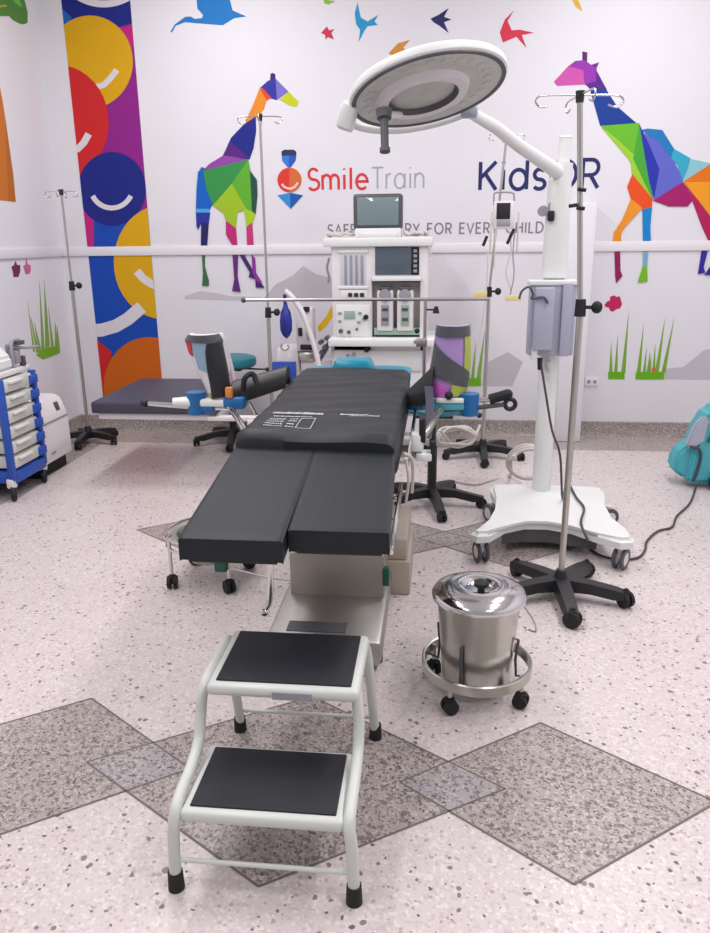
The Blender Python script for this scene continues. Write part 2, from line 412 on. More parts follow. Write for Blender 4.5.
G2 = [((96, 44, 110), via(c4, [(332, 152), (347, 155), (346, 185), (332, 185)])),
 ((120, 50, 140), via(c4, [(358, 192), (382, 184), (372, 208)])),
 ((156, 62, 176), via(c4, [(288, 198), (312, 180), (340, 178), (375, 205), (375, 245), (340, 252), (330, 210)])),
 ((212, 96, 180), via(c4, [(248, 242), (290, 196), (335, 208), (338, 250), (258, 254)])),
 ((92, 44, 142), via(c4, [(372, 205), (405, 266), (360, 268), (342, 250), (374, 240)])),
 ((26, 66, 150), via(c4, [(354, 262), (402, 264), (435, 315), (492, 364), (385, 372)])),
 ((112, 192, 52), via(c4, [(388, 372), (500, 364), (504, 450), (480, 492), (458, 450)])),
 ((164, 212, 64), via(c8, [(5, -20), (95, 50), (215, 160), (300, 410), (262, 360), (184, 255), (180, 188)])),
 ((78, 172, 62), via(c4, [(500, 364), (520, 470), (542, 592), (515, 540), (482, 470)])),
 ((48, 58, 172), via(c4, [(500, 366), (525, 420), (572, 470), (560, 560), (545, 592), (530, 540)])),
 ((106, 112, 206), via(c8, [(258, 20), (340, 60), (415, 150), (455, 230), (482, 300), (312, 412), (346, 230)])),
 ((44, 128, 190), via(c8, [(240, 0), (275, -8), (362, 0), (432, 112), (415, 172), (340, 70)])),
 ((62, 176, 206), via(c8, [(430, 110), (527, 165), (482, 302), (450, 200), (412, 165)])),
 ((152, 206, 218), via(c8, [(525, 168), (645, 195), (490, 302)])),
 ((232, 124, 32), via(c8, [(488, 300), (642, 198), (800, 190), (800, 302)])),
 ((244, 164, 44), via(c8, [(488, 302), (800, 300), (790, 560), (690, 570), (640, 500)])),
 ((168, 32, 110), via(c8, [(310, 412), (482, 304), (542, 405), (510, 446), (400, 446)])),
 ((182, 34, 92), via(c8, [(482, 304), (640, 500), (690, 570), (690, 665), (640, 665), (592, 560), (540, 420)])),
 ((234, 88, 38), via(c8, [(188, 258), (305, 402), (302, 452), (240, 462), (180, 402), (158, 330)])),
 ((240, 156, 52), via(c8, [(180, 400), (246, 455), (150, 560), (122, 600), (122, 662), (72, 662), (80, 600), (130, 520)])),
 ((28, 138, 206), via(c8, [(246, 462), (302, 450), (292, 570), (296, 662), (250, 662)])),
 ((150, 36, 92), via(c8, [(84, 700), (116, 700), (118, 820), (130, 850), (94, 892), (88, 850)])),
 ((132, 182, 204), via(c8, [(250, 700), (280, 700), (274, 800), (248, 800)])),
 ((122, 190, 44), via(c8, [(248, 795), (273, 795), (276, 882), (219, 890)])),
 ((52, 48, 152), via(c8, [(592, 700), (627, 700), (602, 800), (612, 832), (570, 840)])),
 ((52, 48, 152), via(c8, [(660, 770), (690, 700), (720, 700), (690, 845), (608, 845)]))]
mural('giraffe_mural', G2, 'painted giraffe facing left with purple head and green neck, right end of back wall', 'wall mural')
cb = conv(300, 0, 2.958)
mural('bird_mural', [((48, 158, 208), via(cb, [(170, 8), (180, 52), (200, 64), (232, 44), (220, 64), (230, 74), (200, 78), (190, 92), (174, 124), (178, 88), (166, 72), (162, 40)]))], 'small painted sky blue swallow high on wall, long narrow wings spread', 'wall mural')
mural('bird_mural', [((206, 62, 92), via(cb, [(62, 98), (80, 78), (86, 90), (102, 86), (93, 98), (101, 117), (82, 110), (76, 118), (74, 103)]))], 'tiniest painted crimson swallow, left of the sky blue swallow', 'wall mural')
mural('bird_mural', [((54, 52, 104), via(cb, [(386, 56), (410, 44), (440, 24), (426, 50), (448, 58), (426, 66), (440, 98), (412, 76), (395, 66)]))], 'painted navy swallow on back wall above the lamp head', 'wall mural')
mural('bird_mural', [((218, 66, 88), via(cb, [(634, 30), (614, 62), (626, 90), (650, 88), (692, 97), (656, 104), (670, 142), (640, 109), (600, 126), (591, 96), (606, 58)]))], 'large painted coral red swallow to the right of the navy swallow', 'wall mural')
mural('bird_mural', [((214, 150, 70), via(cb, [(262, 158), (290, 128), (326, 118), (306, 140), (312, 152), (280, 168)]))], 'painted orange bird just peeking above the lamp head rim', 'wall mural')
mural('bird_mural', [((150, 190, 90), via(cb, [(62, -30), (85, -30), (84, 0), (104, 4), (84, 14), (72, 10)]))], 'painted pale green bird cut by top edge of the picture', 'wall mural')
mural('bird_mural', [((232, 190, 70), via(conv(540, 0, 4.176), [(120, -60), (165, -60), (160, 0), (177, 48), (148, 28), (134, 0)]))], 'painted yellow bird tail at top edge, right of the coral swallow', 'wall mural')
mural('bird_mural', [((40, 128, 200), via(conv(160, 0, 5.917), [(225, -120), (390, -120), (400, -60), (430, 62), (512, 98), (440, 108), (372, 150), (272, 142), (150, 132), (95, 152), (72, 192), (62, 190), (88, 145), (150, 100), (182, 98), (205, 112), (248, 108), (256, 90), (222, 52), (214, -40)]))], 'large painted blue long-billed bird flying, top of back wall left of the swallows', 'wall mural')
mural('leaf_mural', [((240, 196, 40), via(conv(270, 170, 4.176), [(262, 560), (272, 570), (270, 600), (235, 652), (205, 678), (198, 655), (235, 610)]))], 'small painted yellow crescent leaf left of the anaesthesia machine', 'wall mural')
# grey hills painted low on the wall
hc = (206, 202, 206)
mural('hill_mural', [(hc, [(262, 300), (276, 284), (292, 276), (303, 266), (316, 274), (334, 278), (342, 300)])], 'pale grey painted hill beside the anaesthesia machine', 'wall mural')
mural('hill_mural', [(hc, [(482, 386), (484, 364), (508, 352), (523, 362), (512, 386)])], 'pale grey painted hill behind the right rear drip stand', 'wall mural')
mural('hill_mural', [((208, 205, 212), [(655, 379), (663, 369), (683, 367), (704, 350), (735, 344), (760, 380)])], 'pale grey painted hill at right edge beside the grass', 'wall mural')
mural('hill_mural', [((214, 208, 214), [(185, 296), (200, 291), (216, 293), (230, 296), (262, 297), (262, 301), (185, 299)])], 'thin pale grey painted ground streak under the left giraffe', 'wall mural')
gg = conv(600, 260, 6.4545)
def grassblades(base, blades):
    out = []
    for (x0, w, tx, ty, by) in blades: out.append(((130, 176, 60), [(x0, by), (x0+w, by), (tx, ty)]))
    out.append(((110, 182, 36), base)); return out
mural('grass_mural', grassblades(via(gg, [(52, 770), (52, 722), (158, 722), (158, 770)]), [tuple(gg(x, 0)[0] if i in (0, 2) else v for i, v in enumerate(t)) for t in []] +
 [(gg(58, 0)[0], 3.6, gg(72, 0)[0], gg(0, 525)[1], gg(0, 730)[1]), (gg(90, 0)[0], 3.4, gg(115, 0)[0], gg(0, 480)[1], gg(0, 730)[1]), (gg(136, 0)[0], 4.2, gg(186, 0)[0], gg(0, 325)[1], gg(0, 730)[1])]), 'painted grass tuft with three blades, left of the pair at right', 'wall mural')
mural('grass_mural', grassblades(via(gg, [(228, 770), (232, 722), (412, 722), (412, 770)]),
 [(gg(a, 0)[0], w, gg(t, 0)[0], gg(0, y)[1], gg(0, 730)[1]) for a, w, t, y in ((236, 4, 282, 410), (275, 3, 300, 560), (300, 3, 322, 590), (335, 3, 356, 540), (352, 4, 420, 370), (395, 4, 478, 375), (312, 2.5, 330, 610))]) + [((220, 110, 70), via(gg, [(332, 705), (345, 690), (360, 700), (358, 722), (340, 726)]))], 'painted grass tuft with many blades and a small red flower', 'wall mural')
mural('grass_mural', [((140, 184, 80), p) for p in ([(466, 386), (469, 386), (471, 320)], [(470, 386), (474, 386), (476, 340)], [(475, 386), (480, 386), (485, 330)], [(461, 386), (465, 386), (463, 345)])] + [((122, 190, 44), [(460, 386), (460, 378), (481, 378), (481, 386)])], 'painted grass tuft behind the black banded boot', 'wall mural')
mural('flower_mural', [((196, 44, 96), via(gg, [(28, 292), (42, 270), (62, 262), (66, 236), (92, 228), (104, 238), (128, 234), (134, 258), (142, 284), (130, 312), (104, 318), (84, 334), (64, 328), (58, 308), (38, 304)]))], 'painted crimson flower below the right giraffe', 'wall mural')
gl = conv(0, 250, 7.771)
mural('grass_mural', [((140, 172, 84), via(gl, p)) for p in ([(255, 790), (270, 790), (210, 390)], [(320, 770), (345, 760), (303, 240)], [(350, 760), (385, 750), (340, 235)], [(300, 800), (320, 780), (262, 560)], [(395, 755), (415, 750), (372, 440)], [(425, 760), (450, 750), (425, 560)], [(280, 800), (300, 790), (235, 520)], [(440, 770), (462, 760), (440, 590)])] +
 [((122, 178, 40), via(gl, [(280, 815), (330, 765), (440, 745), (462, 775), (460, 800), (330, 848)]))], 'painted grass tuft on the left wall above the white cabinet', 'wall mural', wall='l')
mural('flower_mural', [((122, 44, 92), via(gl, [(85, 130), (105, 120), (118, 85), (130, 115), (155, 118), (155, 165), (140, 210), (102, 210), (98, 170)]))], 'painted dark plum flower hanging below rail on the left wall', 'wall mural', wall='l')
mural('flower_mural', [((206, 112, 152), via(gl, [(178, 125), (195, 115), (202, 60), (212, 110), (236, 118), (236, 165), (225, 188), (196, 188)]))], 'painted pink flower hanging below rail on the left wall', 'wall mural', wall='l')
l1 = conv(0, 0, 7.778)
mural('animal_mural', [((206, 124, 52), via(l1, [(-200, 480), (-10, 640), (20, 800), (50, 1000), (75, 1180), (100, 1350), (120, 1570), (-200, 1540)])), ((186, 112, 48), via(l1, [(40, 930), (75, 1180), (110, 1500), (120, 1570), (60, 1565)]))], 'painted orange animal body on the left wall cut by picture edge', 'wall mural', wall='l')
mural('foliage_mural', [((86, 140, 66), via(l1, [(-150, -150), (190, -150), (188, 0), (212, 100), (212, 175), (185, 190), (150, 185), (95, 155), (70, 125), (-150, 130)])), ((112, 196, 88), via(l1, [(80, -60), (130, -60), (170, 60), (110, 20)])), ((196, 168, 84), via(l1, [(-60, 45), (40, 35), (55, 50), (-60, 66)]))], 'painted green animal shape at top of the left wall', 'wall mural', wall='l')

# ------------------------------------------------------------------ lettering
def arc(cx, cy, rx, ry, a0, a1, n=14):
    return [(cx+rx*math.cos(math.radians(a0+(a1-a0)*i/n)), cy+ry*math.sin(math.radians(a0+(a1-a0)*i/n))) for i in range(n+1)]
xh = .70
GL = {
 'S': (.62, [arc(.31, .745, .25, .255, 30, 270)+arc(.31, .25, .28, .25, 90, -150)]),
 'm': (.98, [[(.06, 0), (.06, xh)], arc(.27, .45, .21, .25, 180, 0)+[(.48, 0)], arc(.69, .45, .21, .25, 180, 0)+[(.90, 0)]]),
 'i': (.24, [[(.12, 0), (.12, xh)], [(.12, .93), (.12, .99)]]),
 'l': (.24, [[(.12, 0), (.12, 1.02)]]),
 'e': (.72, [[(.07, .36), (.64, .36)]+arc(.355, .35, .285, .35, 2, 318)]),
 'T': (.74, [[(.02, 1), (.72, 1)], [(.37, 0), (.37, 1)]]),
 'r': (.42, [[(.07, 0), (.07, xh)], arc(.30, .42, .23, .28, 180, 80)]),
 'a': (.78, [arc(.36, .35, .30, .35, 0, 360, 24), [(.67, 0), (.67, xh)]]),
 'n': (.68, [[(.07, 0), (.07, xh)], arc(.33, .42, .26, .28, 180, 0)+[(.59, 0)]]),
 'K': (.72, [[(.07, 0), (.07, 1)], [(.66, 1), (.08, .42)], [(.26, .58), (.68, 0)]]),
 'd': (.78, [arc(.36, .35, .30, .35, 0, 360, 24), [(.67, 0), (.67, 1.02)]]),
 's': (.54, [arc(.27, .52, .19, .18, 35, 270)+arc(.27, .17, .21, .17, 90, -150)]),
 'O': (1.06, [arc(.53, .5, .46, .5, 0, 360, 32)]),
 'R': (.70, [[(.07, 0), (.07, 1), (.38, 1)]+arc(.38, .73, .26, .27, 90, -90)+[(.07, .46)], [(.36, .46), (.66, 0)]]),
 'A': (.82, [[(.03, 0), (.41, 1), (.79, 0)], [(.16, .32), (.66, .32)]]),
 'F': (.62, [[(.07, 0), (.07, 1), (.58, 1)], [(.07, .52), (.52, .52)]]),
 'E': (.66, [[(.60, 0), (.07, 0), (.07, 1), (.60, 1)], [(.07, .52), (.54, .52)]]),
 'U': (.80, [[(.07, 1), (.07, .36)]+arc(.39, .36, .32, .36, 180, 360)+[(.71, 1)]]),
 'G': (.94, [arc(.50, .5, .44, .5, 45, 335)+[(.90, .46), (.56, .46)]]),
 'Y': (.74, [[(.03, 1), (.37, .45), (.71, 1)], [(.37, .45), (.37, 0)]]),
 'V': (.78, [[(.03, 1), (.39, 0), (.75, 1)]]),
 'C': (.88, [arc(.50, .5, .44, .5, 45, 315)]),
 'H': (.82, [[(.07, 0), (.07, 1)], [(.75, 0), (.75, 1)], [(.07, .52), (.75, .52)]]),
 'L': (.60, [[(.07, 1), (.07, 0), (.56, 0)]]),
 'D': (.86, [[(.07, 0), (.07, 1), (.34, 1)]+arc(.34, .5, .46, .5, 90, -90)+[(.07, 0)]]),
 'I': (.20, [[(.10, 0), (.10, 1)]]), ' ': (.45, [])}
def wordlen(s, sp): return sum(GL[c][0]+sp for c in s)-sp
def ribbon(b, pts, w, place, th):
    """flat stroke with round joints on the wall; place maps 2d to 3d"""
    ps = [Vector(p) for p in pts]; n = len(ps); closed = (ps[0]-ps[-1]).length < 1e-4
    if closed: ps = ps[:-1]; n -= 1
    L = []; R = []
    for i in range(n):
        if closed: a, c = ps[i-1], ps[(i+1) % n]
        else: a, c = ps[max(i-1, 0)], ps[min(i+1, n-1)]
        d1 = (ps[i]-a); d2 = (c-ps[i])
        if d1.length < 1e-6: d1 = d2
        if d2.length < 1e-6: d2 = d1
        d1.normalize(); d2.normalize(); t = (d1+d2).normalized() if (d1+d2).length > .2 else d1
        nn = Vector((-t.y, t.x)); k = 1/max(.45, nn.dot(Vector((-d1.y, d1.x))))
        L.append(ps[i]+nn*w/2*k); R.append(ps[i]-nn*w/2*k)
    for i in range(n if closed else n-1):
        j = (i+1) % n
        b.prism([place(*L[i]), place(*L[j]), place(*R[j]), place(*R[i])], (0, -th-.00007*(i % 7), 0))
def write(name, s, x0, x1, z, h, w, sp, col, label, th=.0015, par=None):
    k = (x1-x0)/wordlen(s, sp); b = B(); x = x0
    for c in s:
        adv, strokes = GL[c]
        for si, st in enumerate(strokes):
            ribbon(b, [(p[0]*k, p[1]*h) for p in st], w, lambda u, v, x=x: Vector((x+u, WPL, z+v)), th+.0006*si)
        x += (adv+sp)*k
    return obj(name, b, paint(col), par, label=label, cat=None if par else 'wall lettering')
a = onwall((308, 190)); c = onwall((369, 190)); e = onwall((425, 189)); hh = onwall((308, 169)).z-a.z
write('wall_lettering', 'Smile', a.x, c.x, a.z, hh, .019, .10, (222, 66, 74), 'red painted word Smile on back wall')
write('wall_lettering', 'Train', onwall((371.5, 190)).x, e.x, a.z, hh, .012, .10, (178, 180, 192), 'thin grey painted word Train on back wall')
a = onwall((478, 190)); e = onwall((598.5, 190)); hh = onwall((478, 162)).z-a.z
write('wall_lettering', 'KidsOR', a.x, e.x, a.z, hh, .026, .10, (46, 52, 104), 'navy painted name KidsOR on back wall behind lamp column')
a = onwall((328, 236)); e = onwall((543, 236)); hh = onwall((328, 226)).z-a.z
SG = 'SAFE SURGERY FOR EVERY CHILD'; kk = (e.x-a.x)/wordlen(SG, .22); xx = a.x
sl = thing('wall_lettering', ((a.x+e.x)/2, WPL, a.z+.008), 'grey painted slogan line SAFE SURGERY FOR EVERY CHILD', 'wall lettering')
for wd in SG.split():
    L_ = wordlen(wd, .22)*kk; write('word', wd, xx, xx+L_, a.z+.008, hh, .011, .22, (140, 136, 148), None, par=sl); xx += L_+(.45+.44)*kk
cz = [((52, 58, 92), via(c5, [(526, 462), (545, 450), (605, 450), (622, 462), (622, 488), (528, 490)])), ((70, 130, 220), via(c5, [(528, 490), (575, 488), (575, 568), (560, 558), (530, 520)])), ((46, 96, 190), via(c5, [(575, 488), (622, 488), (618, 520), (590, 560), (575, 568)])),
 ((226, 66, 58), [c5(578, 646)]+[c5(578+78*math.cos(math.radians(t)), 646+80*math.sin(math.radians(t))) for t in range(90, 271, 10)]), ((222, 116, 66), [c5(578, 646)]+[c5(578+78*math.cos(math.radians(t)), 646+80*math.sin(math.radians(t))) for t in range(-90, 91, 10)]),
 ((240, 226, 226), via(c5, band([(528, 672), (545, 690), (568, 700), (592, 700), (615, 688), (632, 662)], 14))),
 ((64, 150, 222), via(c5, [(500, 744), (582, 728), (586, 832)])), ((40, 96, 178), via(c5, [(582, 728), (666, 744), (586, 832)]))]
mural('logo_mural', cz, 'painted round smiling red logo with blue point, left of red lettering', 'wall logo')

# ------------------------------------------------------------------ step stool
R3 = Matrix.Rotation
st = thing('step_stool', (-.386, 1.735, 0), 'white two-step stool with black rubber treads at the foot of operating table', 'step stool')
for sx in (-1, 1):
    X = -.386+sx*.206
    pts = [(X+sx*.01, 1.425, .03), (X+sx*.006, 1.425, .15), (X, 1.432, .205), (X, 1.465, .228), (X, 1.56, .240), (X, 1.63, .265), (X, 1.66, .32), (X-sx*.004, 1.67, .37), (X-sx*.010, 1.70, .404), (X-sx*.014, 1.78, .411), (X-sx*.012, 1.89, .409), (X-sx*.006, 1.935, .37), (X, 1.96, .28), (X+sx*.008, 2.045, .03)]
    b = B(); b.tube(pts, .0145, 12, smooth=5); f = obj('side_frame', b, 'stoolw', st)
    for y in (1.425, 2.045):
        b = B(); b.cyl((X+sx*.01, y, 0), (X+sx*.01, y, .05), .020, .018, 16); obj('rubber_foot', b, 'rub', st)
def step(y0, y1, z, x0, x1, nm):
    b = B(); cx, cy = (x0+x1)/2, (y0+y1)/2
    b.box((cx, cy, z-.017), (x1-x0, y1-y0, .034), .014, 3)
    t = obj(nm, b, 'stoolw', st)
    b = B(); b.box((cx, cy+.002, z+.0015), (x1-x0-.044, y1-y0-.038, .007), .003, 2)
    obj('rubber_tread', b, 'mat', t)
    return t
u = step(1.635, 1.925, .428, -.566, -.176, 'upper_step')
b = B(); b.box((-.345, 1.634, .407), (.10, .003, .02)); obj('label_strip', b, 'greyp', u)
step(1.425, 1.68, .222, -.582, -.190, 'lower_step')
for y, z, r in ((1.425, .085, .006), (2.03, .085, .006), (1.985, .27, .008)):
    b = B(); b.cyl((-.595, y, z), (-.177, y, z), r); obj('crossbar', b, 'stoolw', st)

# ------------------------------------------------------------------ operating table
ot = thing('operating_table', (-.386, 2.8, 0), 'long operating table with black split leg pads on a stainless steel pedestal', 'operating table')
b = B(); b.span((-.605, 2.42, .02), (-.18, 3.55, .12), .02, 2); base = obj('base', b, 'steelsoft', ot)
b = B(); b.box((-.425, 2.515, .1215), (.22, .075, .004), .001); obj('foot_plate', b, 'dgrey', base)
b = B(); b.span((-.205, 3.05, .0), (-.10, 3.5, .16), .01); b.span((-.205, 3.06, .16), (-.115, 3.5, .26), .01); obj('side_cover', b, 'beige', base)
for x in (-.56, -.21):
    for y in (2.50, 3.45):
        b = B(); b.cyl((x, y, 0), (x, y, .03), .03); obj('levelling_foot', b, 'rub', base)
b = B(); b.span((-.575, 2.78, .11), (-.195, 3.5, .30), .008); b.span((-.56, 2.79, .29), (-.21, 3.48, .48), .008); b.span((-.545, 2.80, .47), (-.225, 3.46, .68), .008)
obj('column', b, 'colsteel', ot)
b = B(); b.span((-.20, 2.776, .17), (-.175, 2.80, .25), .004); obj('release_pedal', b, 'green', ot)
b = B(); b.span((-.95, 2.98, .11), (-.895, 3.04, .165), .006); obj('foot_pedal', b, 'green', ot)
b = B(); b.tube([(-.90, 3.01, .12), (-.72, 3.01, .08), (-.60, 3.01, .07)], .005); obj('pedal_rod', b, 'steelsoft', ot)
# leg section: plates and pads tilt down to the foot
def legpad(x0, x1, yn, zn, tw):
    yb, zb = 2.46, .832
    def f(u, v):
        y = yn+(yb-yn)*v; x = x0+(x1-x0)*u+tw*v
        e = .004*(max(0, 1-min(u, 1-u)/.03))**2 + .004*(max(0, 1-v/.02))**2
        return (x, y, zn+(zb-zn)*v-e)
    b = B(); b.grid(f, 48, 48, (0, 0, -.06)); p = obj('leg_pad', b, 'pad', ot)
    b = B(); b.grid(lambda u, v: (x0+.02+(x1-x0-.04)*u+tw*v, yn+.015+(yb-yn)*v, zn-.060+(zb-zn)*v), 2, 2, (0, 0, -.016)); obj('leg_plate', b, 'black', p)
legpad(-.664, -.387, 1.795, .760, -.012)
legpad(-.384, -.116, 1.855, .768, -.018)
b = B(); b.tube([(-.45, 1.93, .69), (-.455, 1.93, .60), (-.46, 1.93, .52), (-.475, 1.925, .49)], .009, smooth=3); b.ball((-.475, 1.925, .485), .014); obj('adjusting_lever', b, 'chrome', ot)
# seat and back section
b = B(); b.span((-.645, 2.44, .735), (-.125, 3.72, .80), .02); obj('back_section', b, 'pad', ot)
b = B(); b.span((-.63, 2.46, .69), (-.14, 3.72, .735), .004); obj('back_plate', b, 'steel', ot)
for x in (-.675, -.095):
    b = B()
    b.span((x-.006, 2.5, .74), (x+.006, 3.66, .768), .002)
    for y in (2.55, 2.95, 3.3, 3.6): b.cyl((x-.03*(-1 if x < -.3 else 1), y, .754), (x, y, .754), .008)
    obj('side_rail', b, 'chrome', ot)
b = B(); b.span((-.118, 1.86, .70), (-.106, 2.40, .725), .002)
for y in (1.95, 2.1, 2.28): b.cyl((-.15, y, .71), (-.11, y, .71), .007)
obj('leg_rail', b, 'chrome', ot)
b = B(); b.tube([(-.11, 2.50, .80), (-.085, 2.55, .77), (-.08, 2.62, .70), (-.085, 2.68, .60)], .006, smooth=4); b.tube([(-.10, 2.44, .80), (-.09, 2.46, .72), (-.10, 2.52, .62)], .005, smooth=4); obj('hanging_strap', b, 'cable', ot)
# gel topper
def topf(u, v):
    x0 = -.672; x1 = -.135
    x = x0+(x1-x0)*u; y = 2.435+(3.735-2.435)*v - .035*u*(1-v)**4
    z = .868+.016*v
    z += .005*math.sin(u*9+v*3)*math.exp(-((v-.06)/.10)**2) + .0035*math.sin(v*26+u*3)*(.4+.6*u) + .002*math.sin(v*61-u*7)
    z += .010*math.exp(-((v-.03)/.03)**2)
    e = (max(0, 1-min(u, 1-u)/.05))**2*.014 + (max(0, 1-v/.02))**2*.018
    x += .010*math.sin(v*11)*(u-.5)
    return (x, y, z-e)
b = B(); b.grid(topf, 40, 90, lambda u, v: (0, 0, .8045-topf(u, v)[2]))
tp = obj('gel_mattress', b, 'topper', label='crinkled black gel mattress lying on the back section of operating table', cat='mattress')
b = B()
def onpad(u, v): q = Vector(topf(u, v)); q.z += .0012; return q
def dash(u0, u1, v, h):
    n = max(1, int((u1-u0)/.02)); 
    for i in range(n):
        a0 = u0+(u1-u0)*i/n; a1 = a0+(u1-u0)/n*.99
        q = [onpad(a0, v), onpad(a1, v), onpad(a1, v+h), onpad(a0, v+h)]; q = [p+Vector((0, 0, .0005)) for p in q]
        b.prism(q, (0, 0, .001))
def dots(u0, u1, v, h, seed):
    r = random.Random(seed); u = u0
    while u < u1:
        w = r.uniform(.006, .014); dash(u, u+w, v, h*r.uniform(.6, 1)); u += w+r.uniform(.003, .007)
dots(.12, .47, .240, .017, 1); dots(.14, .40, .215, .007, 5); obj('printed_heading', b, 'print', tp); b = B()
dots(.59, .77, .240, .017, 2); dots(.66, .86, .217, .011, 3); obj('printed_heading', b, 'print', tp); b = B()
for k in range(5):
    dots(.13, .24, .19-.022*k, .009, 10+k)
obj('printed_lines', b, 'print', tp); b = B()
for k in range(4): dots(.27, .32, .185-.026*k, .010, 20+k)
for v in (.10, .195): dash(.34, .44, v, .004)
for u in (.34, .437): 
    q = [onpad(u, .10), onpad(u+.004, .10), onpad(u+.004, .195), onpad(u, .195)]; b.prism([p+Vector((0, 0, .001)) for p in q], (0, 0, .001))
pr = obj('printed_table', b, 'print', tp)
# teal pads at the head
b = B(); b.grid(lambda u, v: (-.655+.52*u, 3.745+.17*v, .870-.01*(abs(2*u-1))**8), 12, 4, (0, 0, -.05)); hb = obj('gel_pad', b, 'teal', label='flat teal gel pad at head end of operating table', cat='gel pad')
b = B(); b.box((-.425, 3.835, .895), (.21, .15, .046), .012, 3, taper=.82); obj('head_rest', b, 'teal', label='raised teal gel head cushion centred on the flat teal pad', cat='head cushion')
b = B(); b.span((-.64, 3.715, .735), (-.14, 3.92, .815), .01); obj('head_section', b, 'pad', ot)

# ------------------------------------------------------------------ leg supports
def tubeobj(name, pts, r, m, par, smooth=0, **k):
    b = B(); b.tube(pts, r, 12, smooth=smooth); return obj(name, b, m, par, **k)
ls = thing('leg_support', (-.76, 2.85, .70), 'left leg support with tall padded black, white and red boot', 'leg support')
b = B(); b.box((-.70, 2.83, .755), (.045, .06, .07), .008); b.cyl((-.735, 2.83, .755), (-.765, 2.83, .755), .018); obj('rail_clamp', b, 'chrome', ls)
tubeobj('arm', [(-.735, 2.83, .765), (-.79, 2.95, .79), (-.86, 3.1, .80), (-.93, 3.28, .785)], .013, 'chrome', ls, 3)
tubeobj('cross_bar', [(-1.315, 3.3, .79), (-1.1, 3.3, .775), (-.92, 3.3, .77)], .011, 'chrome', ls)
b = B(); b.ball((-1.325, 3.3, .79), .022); obj('end_knob', b, 'black', ls)
b = B(); b.cyl((-1.18, 3.27, .80), (-1.09, 3.29, .80), .022, .028); obj('grip', b, 'white', ls)
b = B(); b.cyl((-1.08, 3.3, .745), (-1.08, 3.3, .845), .042, .045, 18); b.cyl((-1.10, 3.3, .775), (-1.0, 3.3, .775), .032); obj('joint', b, 'bluep', ls)
b = B(); b.box((-.965, 3.3, .80), (.22, .07, .035), .01); obj('carrier', b, 'white', ls)
b = B(); b.box((-.90, 3.3, .80), (.10, .085, .055), .015); obj('carrier_block', b, 'bluep', ls)
def shell(rows, yc, th, n=18, dep=.13):
    """half-round boot shell, rows of (z, xc, half width), open to the front; returns B"""
    b = B()
    m = len(rows)
    def f(u, v):
        k = v*(m-1); i = min(int(k), m-2); t = k-i
        z, xc, hw = [rows[i][q]+(rows[i+1][q]-rows[i][q])*t for q in range(3)]
        a = PI*(u)
        return (xc-hw*math.cos(a), yc-dep*.25+dep*math.sin(a)*1.0, z)
    b.grid(f, n, 12, lambda u, v: (0.022*math.cos(PI*u), -.022*math.sin(PI*u), 0))
    return b
# boot: soft padded shell bulging towards the viewer
def boot(par, rows, yc, dep, m, nm):
    b = B(); mm = len(rows)
    def f(u, v):
        k = v*(mm-1); i = min(int(k), mm-2); t = k-i
        z, xc, hw = [rows[i][q]+(rows[i+1][q]-rows[i][q])*t for q in range(3)]
        a = PI*u
        return (xc-hw*math.cos(a), yc-dep*(math.sin(a)**.8), z)
    b.grid(f, 20, 16, (0, .05, 0)); return obj(nm, b, m, par, ang=60), f
def patch(par, f, pts, off, m, nm):
    """panel sewn on the boot: polygon in (u,v) subdivided over surface f"""
    b = B(); 
    def g(u, v): q = Vector(f(min(max(u, 0), 1), min(max(v, 0), 1))); q.y -= off; return q
    n = 10
    (a, c, d, e) = [Vector(p) for p in pts]
    def h(s, t): p = (a*(1-s)+c*s)*(1-t)+(e*(1-s)+d*s)*t; return g(p.x, p.y)
    b.grid(h, n, n, (0, .012, 0)); return obj(nm, b, m, par, ang=60)
rowsL = [(.815, -.975, .056), (.87, -.985, .066), (.95, -1.01, .078), (1.03, -1.032, .083), (1.075, -1.042, .083), (1.10, -1.040, .066)]
bo, fL = boot(ls, rowsL, 3.36, .085, 'offw', 'boot_shell')
patch(ls, fL, [(.0, .80), (1, .74), (1, 1), (0, 1)], .012, 'dgrey', 'top_padding')
patch(ls, fL, [(.36, .02), (.86, .06), (.98, .78), (.62, .74)], .012, 'black', 'calf_pad')
patch(ls, fL, [(.12, .56), (.28, .54), (.36, .76), (.10, .78)], .006, 'red', 'red_patch')
M['lblue'] = mat('pale_blue_vinyl', rgb(136, 164, 186), .5, noise=.06); M['pink'] = mat('pink_vinyl', rgb(206, 160, 190), .5, noise=.06); M['lime'] = mat('yellow_green_vinyl', rgb(168, 178, 74), .5, noise=.1); M['lilac'] = mat('lilac_vinyl', rgb(168, 140, 196), .5, noise=.08); M['orchid'] = mat('orchid_vinyl', rgb(196, 100, 190), .5, noise=.08); M['orange'] = mat('orange_vinyl', rgb(214, 130, 60), .5, noise=.08)
patch(ls, fL, [(.30, .40), (.55, .36), (.66, .76), (.36, .78)], .006, 'lblue', 'blue_patch')
patch(ls, fL, [(.88, .02), (1, .06), (1, .38), (.88, .28)], .008, 'pink', 'pink_patch')
patch(ls, fL, [(.30, .02), (.48, .02), (.46, .12), (.30, .10)], .008, 'lime', 'green_patch')
b = B()
b.box((-.918, 3.268, .85), (.034, .025, .05), .008); obj('orange_patch', b, 'orange', ls)
def gut(u, v):
    x = -.915+.235*u; a = PI*v
    return (x, 3.34+.12*(v-.5)+.08*u, .835+.05*u+.055*math.sin(a)**.7*(1-.25*u)+.02*u)
b = B(); b.grid(gut, 14, 14, (0, 0, -.05)); obj('knee_gutter', b, 'black', ls, ang=60)
b = B(); b.tube([(-.85, 3.25, .86), (-.835, 3.235, .92), (-.805, 3.26, .935), (-.785, 3.25, .89)], .012, smooth=4); obj('strap', b, 'rub', ls)
